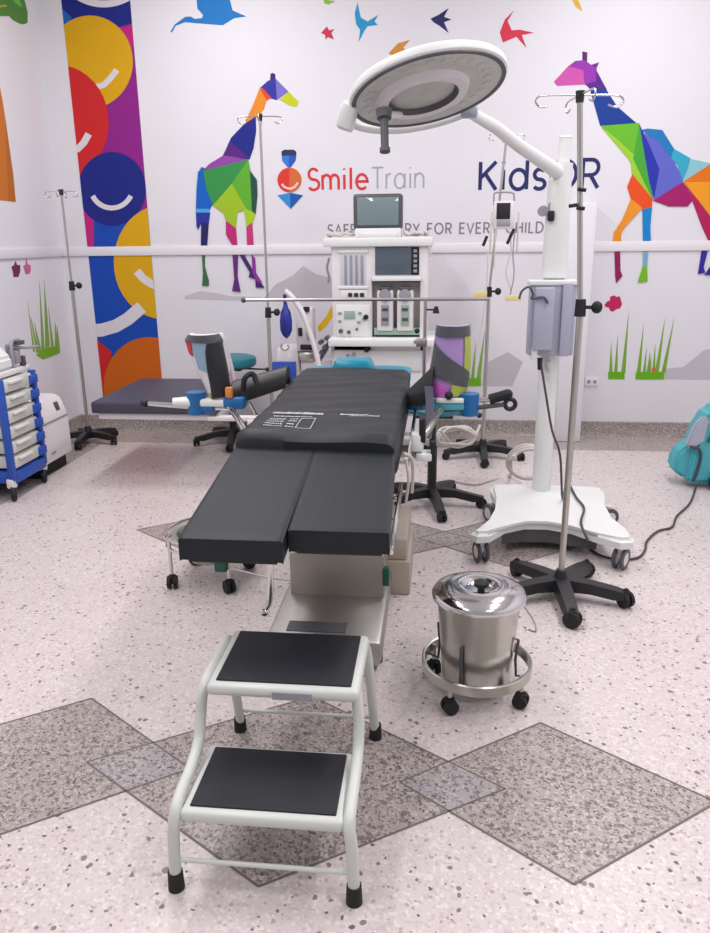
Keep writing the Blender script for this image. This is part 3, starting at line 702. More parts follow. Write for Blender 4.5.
b = B(); b.tube([(-.84, 3.31, .80), (-.80, 3.31, .72), (-.74, 3.2, .70), (-.71, 3.0, .74)], .006, smooth=4); obj('lower_rod', b, 'chrome', ls)

rs = thing('leg_support', (-.07, 2.85, .70), 'right leg support with black banded lilac and yellow boot', 'leg support')
b = B(); b.box((-.07, 2.83, .755), (.045, .06, .07), .008); b.box((-.045, 2.83, .70), (.06, .07, .03), .006); obj('rail_clamp', b, 'white', rs)
b = B(); b.span((-.065, 2.80, .755), (-.04, 2.86, .85), .006); b.span((-.02, 2.80, .66), (.0, 2.84, .76), .005); obj('clamp_lever', b, 'rub', rs)
tubeobj('arm', [(-.06, 2.83, .76), (-.02, 2.95, .79), (.0, 3.1, .80), (.02, 3.25, .79)], .013, 'steel', rs, 3)
tubeobj('cross_bar', [(-.02, 3.28, .775), (.14, 3.29, .785), (.29, 3.3, .803)], .010, 'dgrey', rs)
b = B(); b.torus((.315, 3.3, .805), .022, .010, (0, 1, 0)); obj('release_ring', b, 'black', rs)
b = B(); b.cyl((.16, 3.3, .822), (.24, 3.3, .825), .012); obj('grip_shaft', b, 'chrome', rs)
b = B(); b.tube([(.225, 3.3, .825), (.26, 3.3, .835), (.30, 3.3, .848)], .022, 14); b.ball((.302, 3.3, .848), .023); obj('grip', b, 'rub', rs)
b = B(); b.cyl((.14, 3.3, .755), (.14, 3.3, .85), .04, .043, 18); b.cyl((.11, 3.3, .80), (.18, 3.3, .80), .03); obj('joint', b, 'bluep', rs)
b = B(); b.box((.03, 3.3, .80), (.19, .07, .04), .012); obj('carrier', b, 'tealcase', rs)
b = B(); b.box((.055, 3.27, .825), (.12, .03, .02), .005); obj('carrier_strip', b, 'white', rs)
b = B(); b.box((-.085, 3.36, .795), (.10, .10, .06), .02); obj('carrier_block', b, 'bluep', rs)
rowsR = [(.83, .045, .07), (.86, .045, .086), (.92, .05, .090), (.98, .058, .086), (1.05, .062, .08), (1.10, .062, .076), (1.14, .062, .070)]
bo, fR = boot(rs, rowsR, 3.36, .085, 'lilac', 'boot_shell')
patch(rs, fR, [(.0, .82), (1, .82), (1, 1), (0, 1)], .012, 'dgrey', 'top_padding')
patch(rs, fR, [(.0, .42), (1, .18), (1, .34), (0, .76)], .014, 'dgrey', 'calf_strap')
patch(rs, fR, [(.72, .46), (1, .34), (1, .82), (.72, .82)], .007, 'lime', 'yellow_panel')
patch(rs, fR, [(.0, .0), (.52, .0), (.52, .22), (0, .36)], .007, 'orchid', 'orchid_panel')
patch(rs, fR, [(.55, .06), (.92, .06), (.95, .20), (.55, .26)], .008, 'lime', 'foot_panel')
def gut2(u, v):
    x = -.025-.105*u; a = PI*v
    return (x+.02*v, 3.30+.14*(v-.5)*(1-.5*u), .875+.085*math.sin(a)*(1-.7*u)-.03*u+.06*(v-.3)*(1-u))
b = B(); b.grid(gut2, 12, 12, (0, 0, -.045)); obj('knee_gutter', b, 'rub', rs, ang=60)
b = B(); b.grid(lambda u, v: (-.055+.035*u+.01*math.sin(3*v), 3.24-.25*v+.02*v, .89-.17*v), 3, 10, (0, .006, 0)); obj('hanging_strap', b, 'slate', rs)
b = B(); b.ball((.05, 3.25, .85), .018); obj('lock_knob', b, 'rub', rs)

# ------------------------------------------------------------------ anaesthesia screen bar
sb = thing('anaesthesia_screen', (-.062, 3.5, .74), 'steel screen bar spanning across the head end on an upright post', 'screen bar')
tubeobj('cross_bar', [(-.884, 3.5, 1.234), (.222, 3.5, 1.236)], .0075, 'steelsoft', sb)
b = B(); b.ball((-.89, 3.5, 1.234), .013); obj('end_cap', b, 'dgrey', sb)
tubeobj('upright_post', [(-.062, 3.5, .72), (-.06, 3.5, 1.236)], .008, 'steelsoft', sb)
b = B(); b.box((-.072, 3.5, .757), (.04, .05, .06), .006); obj('rail_clamp', b, 'chrome', sb)
b = B(); b.cyl((-.012, 3.49, 1.175), (-.012, 3.49, 1.205), .016, .008, 12); b.tube([(-.058, 3.5, 1.19), (-.012, 3.49, 1.19)], .004); obj('thumb_screw', b, 'rub', sb)
b = B(); b.box((-.075, 3.49, 1.045), (.05, .04, .035), .006); b.cyl((-.11, 3.48, 1.05), (-.06, 3.48, 1.05), .009); obj('post_joint', b, 'steelsoft', sb)
b = B(); b.ball((-.095, 3.46, 1.10), .012); obj('lock_knob', b, 'rub', sb)

# ------------------------------------------------------------------ five-star bases, drip stands, stools
def caster(par, x, y, r=.027, m='rub', nm='caster'):
    a = random.uniform(0, PI); d = Vector((math.cos(a), math.sin(a), 0)); b = B()
    c = Vector((x, y, r))
    for s in (-1, 1): b.cyl(c+d*s*.006, c+d*s*.022, r, r*.92, 16)
    b.cyl(c-d*.008, c+d*.008, r*.4); b.cyl((x, y, r*.8), (x, y, r*2.3), .009)
    b.box((x, y, r*1.75), (.034, .034, r*.7), .008)
    return obj(nm, b, m, par)
def star(par, cx, cy, R, hub, ph, zt=.10, ztip=.068, w=.028, m='black', cr=.027):
    b = B()
    for i in range(5):
        a = math.radians(ph+72*i); d = Vector((math.cos(a), math.sin(a), 0)); n = Vector((-d.y, d.x, 0))
        pr = []
        for t, ww, z0, z1 in ((.0, w*1.1, zt-.055, zt), (.45, w, zt-.05, zt-.008), (.8, w*.9, ztip-.03, ztip+.012), (1.0, w*.8, ztip-.022, ztip)):
            c = Vector((cx, cy, 0))+d*(R*t)
            pr.append([c-n*ww+Vector((0, 0, z0)), c+n*ww+Vector((0, 0, z0)), c+n*ww*.75+Vector((0, 0, z1)), c-n*ww*.75+Vector((0, 0, z1))])
        vs = [[b.bm.verts.new(p) for p in q] for q in pr]
        for A, C in zip(vs, vs[1:]):
            for k in range(4): b._face([A[k], A[(k+1) % 4], C[(k+1) % 4], C[k]])
        b._face(vs[0][::-1]); b._face(vs[-1])
    b.cyl((cx, cy, zt-.06), (cx, cy, zt+hub), .042, .022, 20)
    o = obj('star_base', b, m, par)
    for i in range(5):
        a = math.radians(ph+72*i); caster(par, cx+(R-.012)*math.cos(a), cy+(R-.012)*math.sin(a), cr)
    return o
def iv_pole(x, y, H, zk, R, ph, label, up_r=.008, lo_r=.0125, lean=0., hookw=.11, lw=.028, cr=.027):
    t = thing('drip_stand', (x, y, 0), label, 'drip stand', 'drip stands on castors')
    star(t, x, y, R, .03, ph, w=lw, cr=cr)
    tubeobj('lower_pole', [(x, y, .10), (x, y, zk)], lo_r, 'steel', t)
    tubeobj('upper_pole', [(x, y, zk-.02), (x+lean, y, H-.02)], up_r, 'steel', t)
    b = B(); b.cyl((x, y, zk-.035), (x, y, zk+.03), lo_r+.009, lo_r+.006); b.cyl((x, y, zk), (x+.045, y-.008, zk), .007)
    b.ball((x+.06, y-.01, zk), .024, sx=.9); obj('clamp_knob', b, 'rub', t)
    b = B(); b.cyl((x+lean, y, H-.035), (x+lean, y, H+.004), .014, .017); obj('hook_hub', b, 'black', t)
    for k in range(4):
        a = math.radians(9+90*k); d = Vector((math.cos(a), math.sin(a), 0)); c = Vector((x+lean, y, H-.01))
        q = [c, c+d*hookw*.6, c+d*hookw*.95+Vector((0, 0, -.004)), c+d*hookw*1.04+Vector((0, 0, -.022)), c+d*hookw*.9+Vector((0, 0, -.04)), c+d*hookw*.68+Vector((0, 0, -.032))]
        tubeobj('hook', q, .0035, 'chrome', t, 4)
    return t
iv = iv_pole(.545, 3.09, 1.995, 1.235, .28, -88, 'tall steel drip stand in front of the surgical lamp base', .0105, .0135, lean=-.055, hookw=.155, lw=.036, cr=.037)
for dz, s in ((1.60, 1), (1.61, -1), (1.665, 1)):
    b = B(); b.tube([(.503, 3.08, dz), (.503+s*.028, 3.07, dz-.004)], .007); obj('pole_clip', b, 'rub', iv)
iv2 = iv_pole(.33, 5.30, 2.13, 1.15, .285, -90, 'steel drip stand with small pump and hanging leads by back wall', lean=.075)
iv_pole(-2.68, 5.50, 1.85, 1.19, .24, -86, 'steel drip stand in left rear corner before the disc stripe')
iv_pole(-1.105, 4.97, 2.225, 1.045, .24, -60, 'steel drip stand in front of the left giraffe mural', hookw=.13)
def stool(x, y, zs, R, ph, label, r=.18):
    t = thing('surgeon_stool', (x, y, 0), label, 'stool', 'round surgeon stools')
    star(t, x, y, R, .04, ph, .11)
    b = B(); b.cyl((x, y, .12), (x, y, zs-.28), .027); b.cyl((x, y, zs-.30), (x, y, zs-.07), .018); obj('gas_column', b, 'black', t)
    b = B(); b.box((x, y, zs-.085), (.22, .22, .02), .005); b.cyl((x+.05, y, zs-.09), (x+r+.08, y+.02, zs-.10), .007); b.ball((x+r+.08, y+.02, zs-.10), .016); obj('seat_plate', b, 'black', t)
    b = B(); b.lathe([(0, zs-.075), (r*.9, zs-.075), (r*.99, zs-.06), (r, zs-.03), (r*.96, zs-.008), (r*.85, zs), (0, zs+.002)], (x, y, 0), 40); obj('seat', b, 'tealseat', t)
stool(-1.55, 5.58, .665, .30, -82, 'round teal stool on black star base, behind the left leg support', .20)
stool(-.02, 4.25, .635, .30, -78, 'round teal stool on black star base, by right side of operating table')

# pump on the right rear stand
pu = thing('infusion_pump', (.385, 5.22, 1.55), 'small white pump with dark screen hung high on the right rear drip stand', 'infusion pump')
def pxr(x0, y0, x1, y1, Y):
    a = P(x0, y0, Y=Y); c = P(x1, y1, Y=Y); return min(a.x, c.x), max(a.x, c.x), min(a.z, c.z), max(a.z, c.z)
def pbox(x0, y0, x1, y1, Y, dep, bev=.004, b=None):
    xa, xb, za, zb = pxr(x0, y0, x1, y1, Y); b = b or B(); b.span((xa, Y, za), (xb, Y+dep, zb), bev); return b
obj('pump_body', pbox(494, 201, 514, 229, 5.22, .055, .008), 'offw', pu)
obj('pump_screen', pbox(497, 203, 510, 219, 5.215, .01, .002), 'rub', pu)
obj('pump_keys', pbox(497, 220, 510, 226, 5.215, .01, .002), 'greyp', pu)
b = B(); q = [P(x, y, Y=5.23) for x, y in ((494, 205), (494, 195), (497, 192.5), (511, 192.5), (514, 195), (514, 205))]; b.tube(q, .006, smooth=3); obj('pump_handle', b, 'greyp', pu)
for i, pts in enumerate(([(492, 212), (491, 230), (490, 252)], [(496, 228), (495, 245), (494, 268)], [(519, 212), (518, 230), (517, 252)], [(509, 228), (511, 250), (506, 272), (511, 290)], [(515, 228), (513, 255), (514, 275), (509, 300)], [(488, 250), (487, 280), (484, 310), (478, 345)])):
    tubeobj('lead', [P(x, y, Y=5.2-.01*i) for x, y in pts], .006 if i in (0, 2) else .0045, 'cable' if i != 4 else 'greyp', pu, 4)
for x0, y0, x1, y1 in ((514, 229, 507, 244), (487, 236, 483, 246)):
    tubeobj('plug', [P(x0, y0, Y=5.16), P(x1, y1, Y=5.16)], .010, 'rub', pu)
for x0, y0, x1, y1 in ((474, 291, 487, 297), (505, 295, 521, 301)):
    o = obj('tag', pbox(x0, y0, x1, y1, 5.14, .006, .001), 'yellow', pu)

# ------------------------------------------------------------------ kick buckets
def ring_trolley(par, cx, cy, R, z, cr=.027, ph=40, nb=4):
    b = B(); b.lathe([(R-.006, z-.018), (R, z-.02), (R+.004, z-.016), (R+.004, z+.016), (R, z+.02), (R-.006, z+.018), (R-.006, z-.018)], (cx, cy, 0), 48); rg = obj('rim_ring', b, 'steel', par)
    for k in range(nb):
        a = math.radians(ph+360/nb*k); x, y = cx+(R-.012)*math.cos(a), cy+(R-.012)*math.sin(a)
        caster(par, x, y, cr)
        b = B(); b.cyl((x, y, cr*2), (x, y, z+.012), .008); obj('castor_stem', b, 'steel', par)
bx, by = .152, 2.345
kb = thing('kick_bucket', (bx, by, 0), 'lidded stainless steel bucket standing in a wheeled ring', 'kick bucket')
ring_trolley(kb, bx, by, .182, .105, .026, -122)
b = B(); b.lathe([(0, .055), (.105, .055), (.115, .062), (.138, .36), (.143, .365), (.143, .372), (.133, .372), (.11, .075), (0, .07)], (bx, by, 0), 48); bk = obj('bucket', b, 'steel', kb)
b = B(); b.lathe([(.151, .352), (.155, .354), (.156, .366), (.148, .378), (.115, .392), (.075, .400), (.058, .396), (.05, .384), (0, .384), (0, .376), (.14, .366), (.151, .352)], (bx, by, 0), 48); ld = obj('lid', b, 'chrome', kb)
b = B(); b.lathe([(0, .384), (.012, .384), (.012, .398), (.024, .402), (.025, .415), (.016, .421), (0, .422)], (bx+.005, by-.02, 0), 20); obj('lid_knob', b, 'rub', ld)
for a in (-115, -20, 70, 160):
    a = math.radians(a); d = Vector((math.cos(a), math.sin(a), 0)); c = Vector((bx, by, 0))
    b = B(); b.tube([c+d*.178+Vector((0, 0, .10)), c+d*.138+Vector((0, 0, .09)), c+d*.133+Vector((0, 0, .15)), c+d*.140+Vector((0, 0, .225)), c+d*.130+Vector((0, 0, .225))], .005); obj('bucket_support', b, 'dgrey', kb)
b = B(); q = [(bx+.142, by-.03, .345), (bx+.175, by-.05, .30), (bx+.19, by-.03, .25), (bx+.175, by+.0, .235), (bx+.150, by+.01, .245)]; b.tube(q, .0035, smooth=5); obj('bail_handle', b, 'chrome', kb)
bx, by = -1.02, 3.16
bs = thing('basin_stand', (bx, by, 0), 'chrome wheeled ring stand half hidden behind the left leg pad', 'basin stand')
R = .19
for z in (.235, .19):
    b = B(); b.torus((bx, by, z), R, .007, n=44, k=8); obj('ring', b, 'chrome', bs)
for k in range(4):
    a = math.radians(-140+90*k); x, y = bx+R*math.cos(a), by+R*math.sin(a)
    caster(bs, x, y, .03); b = B(); b.cyl((x, y, .06), (x, y, .24), .008); obj('leg', b, 'chrome', bs)
b = B(); b.lathe([(0, .10), (.09, .10), (.15, .225), (.165, .23), (.165, .236), (.145, .232), (.085, .107), (0, .107)], (bx, by, 0), 40); obj('basin', b, 'steel', bs)

# ------------------------------------------------------------------ mobile surgical lamp
lb = thing('surgical_lamp', (.53, 3.78, 0), 'large round surgical lamp on white mobile column with wheeled base', 'surgical lamp')
bp = [(.17, 3.42), (.20, 3.385), (.26, 3.40), (.34, 3.52), (.44, 3.585), (.55, 3.59), (.66, 3.54), (.76, 3.43), (.85, 3.36), (.91, 3.375), (.92, 3.42), (.88, 3.50), (.845, 3.64), (.85, 3.84), (.905, 4.02), (.92, 4.12), (.88, 4.15), (.60, 4.13), (.36, 4.16), (.31, 4.14), (.305, 4.07), (.325, 3.9), (.325, 3.72), (.285, 3.56), (.20, 3.47)]
b = B(); b.prism([(x, y, .118) for x, y in bp], (0, 0, .052))
bmesh.ops.bevel(b.bm, geom=[e for e in b.bm.edges if abs(e.verts[0].co.z-.17) < 1e-4 and abs(e.verts[1].co.z-.17) < 1e-4], offset=.02, segments=3, affect='EDGES')
obj('base', b, 'white', lb)
b = B(); b.prism([(x, y, .045) for x, y in ((.33, 3.56), (.43, 3.60), (.56, 3.605), (.68, 3.56), (.78, 3.53), (.80, 3.95), (.36, 3.95))], (0, 0, .073)); obj('counterweight', b, 'dgrey', lb)
def bigcaster(x, y, ang, r=.052):
    d = Vector((math.cos(ang), math.sin(ang), 0)); c = Vector((x, y, r)); cs = thing.__name__
    b = B()
    for s in (-1, 1): b.lathe([(r*.62, -.008), (r*.9, -.008), (r, -.003), (r, .003), (r*.9, .008), (r*.62, .008), (r*.62, -.008)], c+d*s*.02, 28, axis=d)
    w = obj('castor', b, 'dgrey', lb)
    b = B()
    for s in (-1, 1): b.lathe([(0, -.006), (r*.64, -.006), (r*.64, .006), (0, .006)], c+d*s*.02, 24, axis=d)
    b.cyl((x, y, r*1.1), (x, y, .115), .02); obj('castor_hub', b, 'offw', w)
bigcaster(.225, 3.45, .3); bigcaster(.87, 3.42, -.6); bigcaster(.31, 4.00, .5); bigcaster(.925, 3.98, -1.2)
tubeobj('column', [(.578, 4.07, .16), (.576, 4.07, 1.30)], .05, 'white', lb)
b = B(); b.cyl((.576, 4.07, 1.30), (.576, 4.07, 1.76), .064, .056, 28); obj('column_sleeve', b, 'white', lb)
b = B(); b.cyl((.578, 4.07, 1.74), (.585, 4.07, 1.84), .052, .05, 24); obj('collar', b, 'white', lb)
b = B(); b.cyl((.587, 4.07, 1.83), (.590, 4.07, 1.95), .030, .029, 24); b.lathe([(.03, 0), (.031, .004), (.026, .012), (0, .014)], (.590, 4.07, 1.95), 24); obj('column_cap', b, 'white', lb)
b = B()
for (x, y) in ((543, 211), (553, 206)): q = P(x, y, Y=4.05); b.cyl(q+Vector((0, -.018, 0)), q+Vector((0, .02, 0)), .025, .025, 18)
b.tube([P(546, 211, Y=4.05), P(558, 211, Y=4.05)], .008); obj('lock_knob', b, 'greyp', lb)
b = B(); q = P(551, 216, Y=4.02); b.box(q, (.03, .04, .05), .008); obj('latch', b, 'rub', lb)
# grey control box
cb_ = pbox(531, 283, 573, 356, 3.96, .09, .012); bxo = obj('control_box', cb_, 'greyb', lb)
xa, xb, za, zb = pxr(531, 283, 573, 356, 3.96)
b = B(); b.span((xa+.02, 3.93, za+.03), (xa+.12, 3.965, zb-.02), .01); obj('box_cover', b, 'greyb', bxo)
b = B(); b.span((xa+.155, 3.935, za+.0), (xb-.025, 3.965, zb), .006); obj('box_rib', b, 'greyb', bxo)
b = B(); b.span((xa-.01, 3.95, zb-.012), (xb, 4.06, zb+.012), .006); obj('box_lid', b, 'white', bxo)
b = B(); q = [P(x, y, Y=3.92) for x, y in ((519, 299), (522, 291), (529, 287), (533, 294), (532, 299), (543, 297), (548, 303))]; b.tube(q, .006, smooth=4); obj('cable_loop', b, 'dgrey', bxo)
b = B(); b.span((xa+.02, 3.945, za-.02), (xa+.05, 3.98, za+.05), .004); obj('socket', b, 'white', bxo)
b = B(); q = P(540, 358, Y=3.95); b.cyl(q, q-Vector((0, 0, .06)), .014, .009); obj('cable_gland', b, 'rub', bxo)
# lamp head: visible face looks down and towards the table foot
C0 = P(428, 92, Y=3.12); view = (CAMP-C0).normalized()
ri = view.cross(Vector((0, 0, 1))).normalized()*-1; upv = view.cross(ri)*1
if upv.z < 0: upv = -upv
if ri.x < 0: ri = -ri
al = math.acos(.385)
mn = (ri*.205-upv*.979).normalized()          # direction of the short axis in the picture
nrm = (math.sin(al)*mn + math.cos(al)*view).normalized()
mj = nrm.cross(mn).normalized()
if mj.x < 0: mj = -mj
sh = nrm.cross(mj).normalized()
if sh.z > 0: sh = -sh
RL = 79.5/F_*(C0-CAMP).dot(fw)
def L3(a, r, h): return C0 + (mj*math.cos(a)+sh*math.sin(a))*r + nrm*h
b = B(); b.lathe([(RL*.97, .0), (RL, -.006), (RL*1.005, -.012), (RL*1.0, -.028), (RL*.975, -.036), (RL*.8, -.046), (RL*.4, -.052), (0, -.053), (0, -.01), (RL*.93, -.008), (RL*.97, 0)], C0, 64, axis=nrm); obj('lamp_housing', b, 'white', lb)
b = B(); b.lathe([(RL*.925, -.004), (RL*.975, -.004), (RL*.978, .004), (RL*.925, .004), (RL*.925, -.004)], C0, 64, axis=nrm); obj('rim_gasket', b, 'dgrey', lb)
b = B(); b.lathe([(0, -.006), (RL*.93, -.006), (RL*.93, .001), (0, .001)], C0, 64, axis=nrm); lp = obj('lamp_glass', b, 'glassgrey', lb)
CO = C0+nrm*0
b = B(); b.lathe([(RL*.43, .0), (RL*.45, .022), (RL*.56, .022), (RL*.60, .0), (RL*.43, .0)], C0-mj*.02, 56, axis=nrm); obj('inner_ring', b, 'offw', lb)
b = B(); b.lathe([(RL*.405, .002), (RL*.43, .018), (RL*.455, .022), (RL*.44, .002), (RL*.405, .002)], C0-mj*.02, 56, axis=nrm); obj('inner_ring_edge', b, 'dgrey', lb)
for i in range(26):      # reflector cells behind the cover
    a = 2*PI*i/26; b = B(); b.lathe([(0, .0015), (.020, .0015), (.019, .003), (0, .003)], L3(a, RL*.76, 0), 12, axis=nrm); obj('light_cell', b, 'glassgrey', lp)
H0 = P(384, 114, Y=2.97); Hd = (P(385, 152, Y=2.93)-H0)
b = B(); b.cyl(H0-Hd*.1, H0+Hd*.12, .03, .026, 20); b.cyl(H0+Hd*.1, H0+Hd*.9, .015, .014, 18); b.cyl(H0+Hd*.9, H0+Hd, .019, .019, 18); obj('steering_handle', b, 'dgrey', lb)
hb_ = C0+mj*(-RL*.5); b = B(); b.tube([L3(PI*.80, RL*.50, .02), H0], .012); obj('handle_bracket', b, 'offw', lb)
yk = [L3(math.radians(t), RL*1.15, -.008) for t in range(172, 62, -6)]
b = B(); b.tube(yk, .015, 12); obj('yoke', b, 'white', lb)
q = P(347, 118, Y=3.12); b = B(); b.box(q, (.06, .09, .085), .01, rot=R3(.3, 3, 'Y')); b.cyl(q, L3(PI, RL*.99, -.03), .03); obj('yoke_pivot', b, 'white', lb)
J = yk[-1]
b = B(); b.box(J, (.07, .05, .045), .012); b.cyl(J+Vector((.012, -.03, .0)), J+Vector((.012, .03, 0)), .014); obj('arm_joint', b, 'greyb', lb)
Cc = Vector((.575, 4.06, 1.79))
b = B(); b.tube([J, J+(Cc-J)*.25+Vector((0, 0, .01)), J+(Cc-J)*.5, Cc], .03, 14, rs=[.022, .026, .028, .034]); obj('spring_arm', b, 'white', lb)

# ------------------------------------------------------------------ cables
def ground(pts, z=.006): return [P(x, y, Z=z) for x, y in pts]
q = [P(541, 364, Y=3.95), P(546, 395, Y=3.9), P(552, 430, Y=3.85), P(560, 455, Y=3.8), Vector((.66, 3.86, .19)), P(567, 482, Z=.18), P(576, 497, Z=.18), P(584, 508, Z=.18), P(581, 523, Z=.18)]
e_ = P(584, 540, Z=.012); q += [Vector((.72, 3.45, .12)), e_] + ground([(596, 553), (615, 559), (637, 558), (645, 550), (647, 541), (658, 531), (672, 527), (677, 516), (690, 503), (696, 487)], .008)
tubeobj('power_cord', q, .006, 'cord', None, 5, label='dark power cord running from lamp box over base to teal case', cat='cord')
cc = P(468, 436, Y=4.6)
b = B()
pts = []
for i in range(60):
    a = 2*PI*i/16; k = i/60
    pts.append((P(457, 436, Y=4.75)+Vector((.115*math.cos(a)*(1-.25*math.sin(i*.7)*.3), -.02*k-.03*math.sin(a*.5), .055*math.sin(a)+.012*math.sin(i*.9)))))
pts = [P(480, 425, Y=4.8)]+pts+[P(440, 430, Y=4.6)]
b.tube(pts, .009, 8, smooth=2); obj('coiled_hose', b, 'cable', label='pale coiled hose bunched below the right leg support', cat='hose', origin=P(457, 436, Y=4.75))
pts = [P(548, 362, Y=4.0), P(550, 392, Y=4.1), P(545, 420, Y=4.3), P(537, 440, Y=4.5)]
for i in range(26):
    a = 2*PI*i/11+1.2; rr = 1-.10*(i/26)
    c = P(528, 455, Y=4.45); pts.append(Vector((c.x+.125*rr*math.cos(a), 4.42-.003*i-.05*rr*math.sin(a), c.z-.03+.115*rr*math.sin(a))))
pts += [P(510, 476, Z=.01), P(490, 480, Z=.01), P(475, 484, Z=.01), P(455, 481, Z=.01)]
tubeobj('air_hose', pts, .010, 'cable', None, 4, label='pale hose hanging in a coil left of the white lamp column', cat='hose')

# ------------------------------------------------------------------ anaesthesia machine
YM = 5.2
am = thing('anaesthesia_machine', (-.40, 5.4, 0), 'tall white anaesthesia machine against back wall behind operating table', 'anaesthesia machine')
def ap(nm, x0, y0, x1, y1, m, dy=0., dep=.02, bev=.004, par=None):
    return obj(nm, pbox(x0, y0, x1, y1, YM+dy, dep, bev), m, par or am)
xa, xb, za, zb = pxr(331, 246, 427, 340, YM)
b = B(); b.span((xa, YM+.20, .68), (xb, YM+.45, zb), .01); b.span((xa, YM, .76), (P(372, 300, Y=YM).x, YM+.21, zb), .01); b.span((P(420, 300, Y=YM).x, YM, .76), (xb, YM+.21, zb), .008)
b.span((P(371, 300, Y=YM).x, YM, P(400, 280, Y=YM).z), (P(421, 300, Y=YM).x, YM+.21, zb), .004)
cab = obj('cabinet', b, 'offw', am)
ap('top_shelf', 323, 238, 433, 246, 'white', -.03, .45, .008)
ap('flow_window', 340, 252, 366, 287, 'glass', -.006, .01, .002)
for i in range(4): ap('flow_tube', 344+5.5*i, 255, 347+5.5*i, 285, 'greyp', -.012, .008, .003)
ap('window_frame', 338, 250, 368, 253, 'white', -.012, .014); ap('window_frame', 338, 286, 368, 289, 'white', -.012, .014)
ap('switch_panel', 340, 290, 367, 299, 'white', -.008, .01)
for x in (348, 354, 360): ap('switch', x, 293, x+4, 297, 'rub', -.016, .012, .002)
ap('display_screen', 375, 247, 411, 275, 'screen', -.006, .012, .003)
ap('button_strip', 411.5, 247, 419, 275, 'rub', -.006, .012, .002)
for i in range(5): ap('button', 413.5, 249.5+5*i, 417, 252.5+5*i, 'greyp', -.012, .008, .002)
ap('screen_ledge', 372, 277, 421, 281, 'white', -.03, .08)
ap('vaporiser_recess', 373, 282, 420, 336, 'recess', .075, .13, .002)
for x, m2 in ((377, 'offw'), (397, 'lcd')):
    v = obj('vaporiser', pbox(x, 290, x+16, 331, YM-.02, .11, .012), 'offw', am)
    q = P(x+8, 295, Y=YM-.02); b = B(); b.cyl(q+Vector((0, .01, 0)), q+Vector((0, -.03, 0)), .042, .036, 22); b.cyl(q+Vector((0, -.03, 0)), q+Vector((0, -.034, 0)), .02); obj('dial', b, 'greyp', v)
    obj('dial_cap', pbox(x+2, 287, x+14, 290, YM-.03, .08, .004), 'dgrey', v)
    obj('scale_window', pbox(x+4, 305, x+12, 326, YM-.028, .012, .002), m2 if m2 == 'lcd' else 'greyp', v)
    for yy in (308, 318): obj('scale_mark', pbox(x+5, yy, x+11, yy+3, YM-.033, .008, .001), 'dgrey', v)
ap('mount_bar', 374, 328, 420, 335, 'lcd', .0, .07)
ap('control_panel', 336, 305, 370, 337, 'white', -.006, .01)
ap('panel_display', 344, 311, 355, 319, 'lcd', -.012, .01, .001)
for x, y in ((338, 312), (358, 312), (362, 318), (357, 321), (338, 320)): ap('panel_key', x, y, x+3.5, y+2.5, 'greyp', -.012, .01, .001)
for x, y, r in ((366, 317, .018), (341, 331, .016), (349, 332, .013), (357, 329, .009)):
    q = P(x, y, Y=YM); b = B(); b.cyl(q+Vector((0, 0, 0)), q+Vector((0, -.03, 0)), r, r*.85, 14); obj('panel_knob', b, 'dgrey' if x < 360 else 'rub', am)
ap('work_top', 328, 339, 437, 347, 'white', -.10, .5, .008)
b = B(); xa2, xb2, _, zt2 = pxr(331, 347, 430, 400, YM); b.span((xa2, YM, .14), (xb2, YM+.45, zt2+.02), .01); obj('drawer_body', b, 'offw', am)
b = B(); b.span((xa2+.02, YM-.015, zt2-.16), (xb2-.06, YM+.005, zt2-.02), .006); dr = obj('drawer', b, 'white', am)
b = B(); b.span((xa2+.02, YM-.015, zt2-.40), (xb2-.06, YM+.005, zt2-.18), .006); obj('drawer', b, 'white', am)
for x, y, r in ((367, 349, .02), (354, 354, .014), (348, 355, .010)):
    q = P(x, y, Y=YM); b = B(); b.cyl(q, q+Vector((0, -.05, 0)), r, r*.85, 14); obj('port', b, 'rub' if x > 360 else 'greyp', dr)
for x in (xa2+.05, xb2-.05):
    for y in (YM+.04, YM+.40): caster(am, x, y, .05)
b = B(); b.span((xa2, YM, .10), (xb2, YM+.45, .15), .01); obj('base', b, 'greyp', am)
# patient side: absorber, bag arm
b = B(); q = [P(x, y, Y=5.12) for x, y in ((285, 291), (292, 297), (302, 312), (309, 330), (316, 352), (319, 366))]; b.tube(q, .018, 12, smooth=3); obj('bag_arm', b, 'offw', am)
q0 = P(285, 303, Y=5.12); z0 = q0.z; b = B()
b.lathe([(.012, 0), (.018, -.03), (.034, -.06), (.042, -.12), (.040, -.18), (.024, -.215), (.008, -.232), (0, -.235)], (q0.x+.002, q0.y, z0), 24); b.cyl((q0.x, q0.y, z0-.01), (q0.x, q0.y, z0+.055), .012); bag = obj('breathing_bag', b, 'navybag', am)
b = B(); q = P(285, 348, Y=5.11); b.tube([q+Vector((-.02, 0, .03)), q+Vector((-.025, 0, 0)), q+Vector((.0, 0, -.015)), q+Vector((.025, 0, 0)), q+Vector((.02, 0, .02))], .006, smooth=4); obj('hook', b, 'greyp', am)
ab = ap('absorber', 295, 308, 313, 352, 'offw', .02, .16, .02)
ap('absorber_canister', 298, 352, 314, 362, 'steel', .0, .16, .02)
ap('absorber_slot', 300, 345, 312, 350, 'rub', -.005, .12, .004); ap('gauge', 298, 328, 302, 336, 'rub', .005, .02, .003); ap('valve', 306, 328, 310, 340, 'greyp', -.01, .04, .01)
ap('valve_cap', 303, 307, 309, 312, 'rub', .0, .04, .004)
b = B()
for x, y in ((321, 342), (325, 347), (322, 352), (327, 338)): q = P(x, y, Y=5.15); b.cyl(q+Vector((0, -.03, 0)), q+Vector((0, .05, 0)), .016, .016, 12)
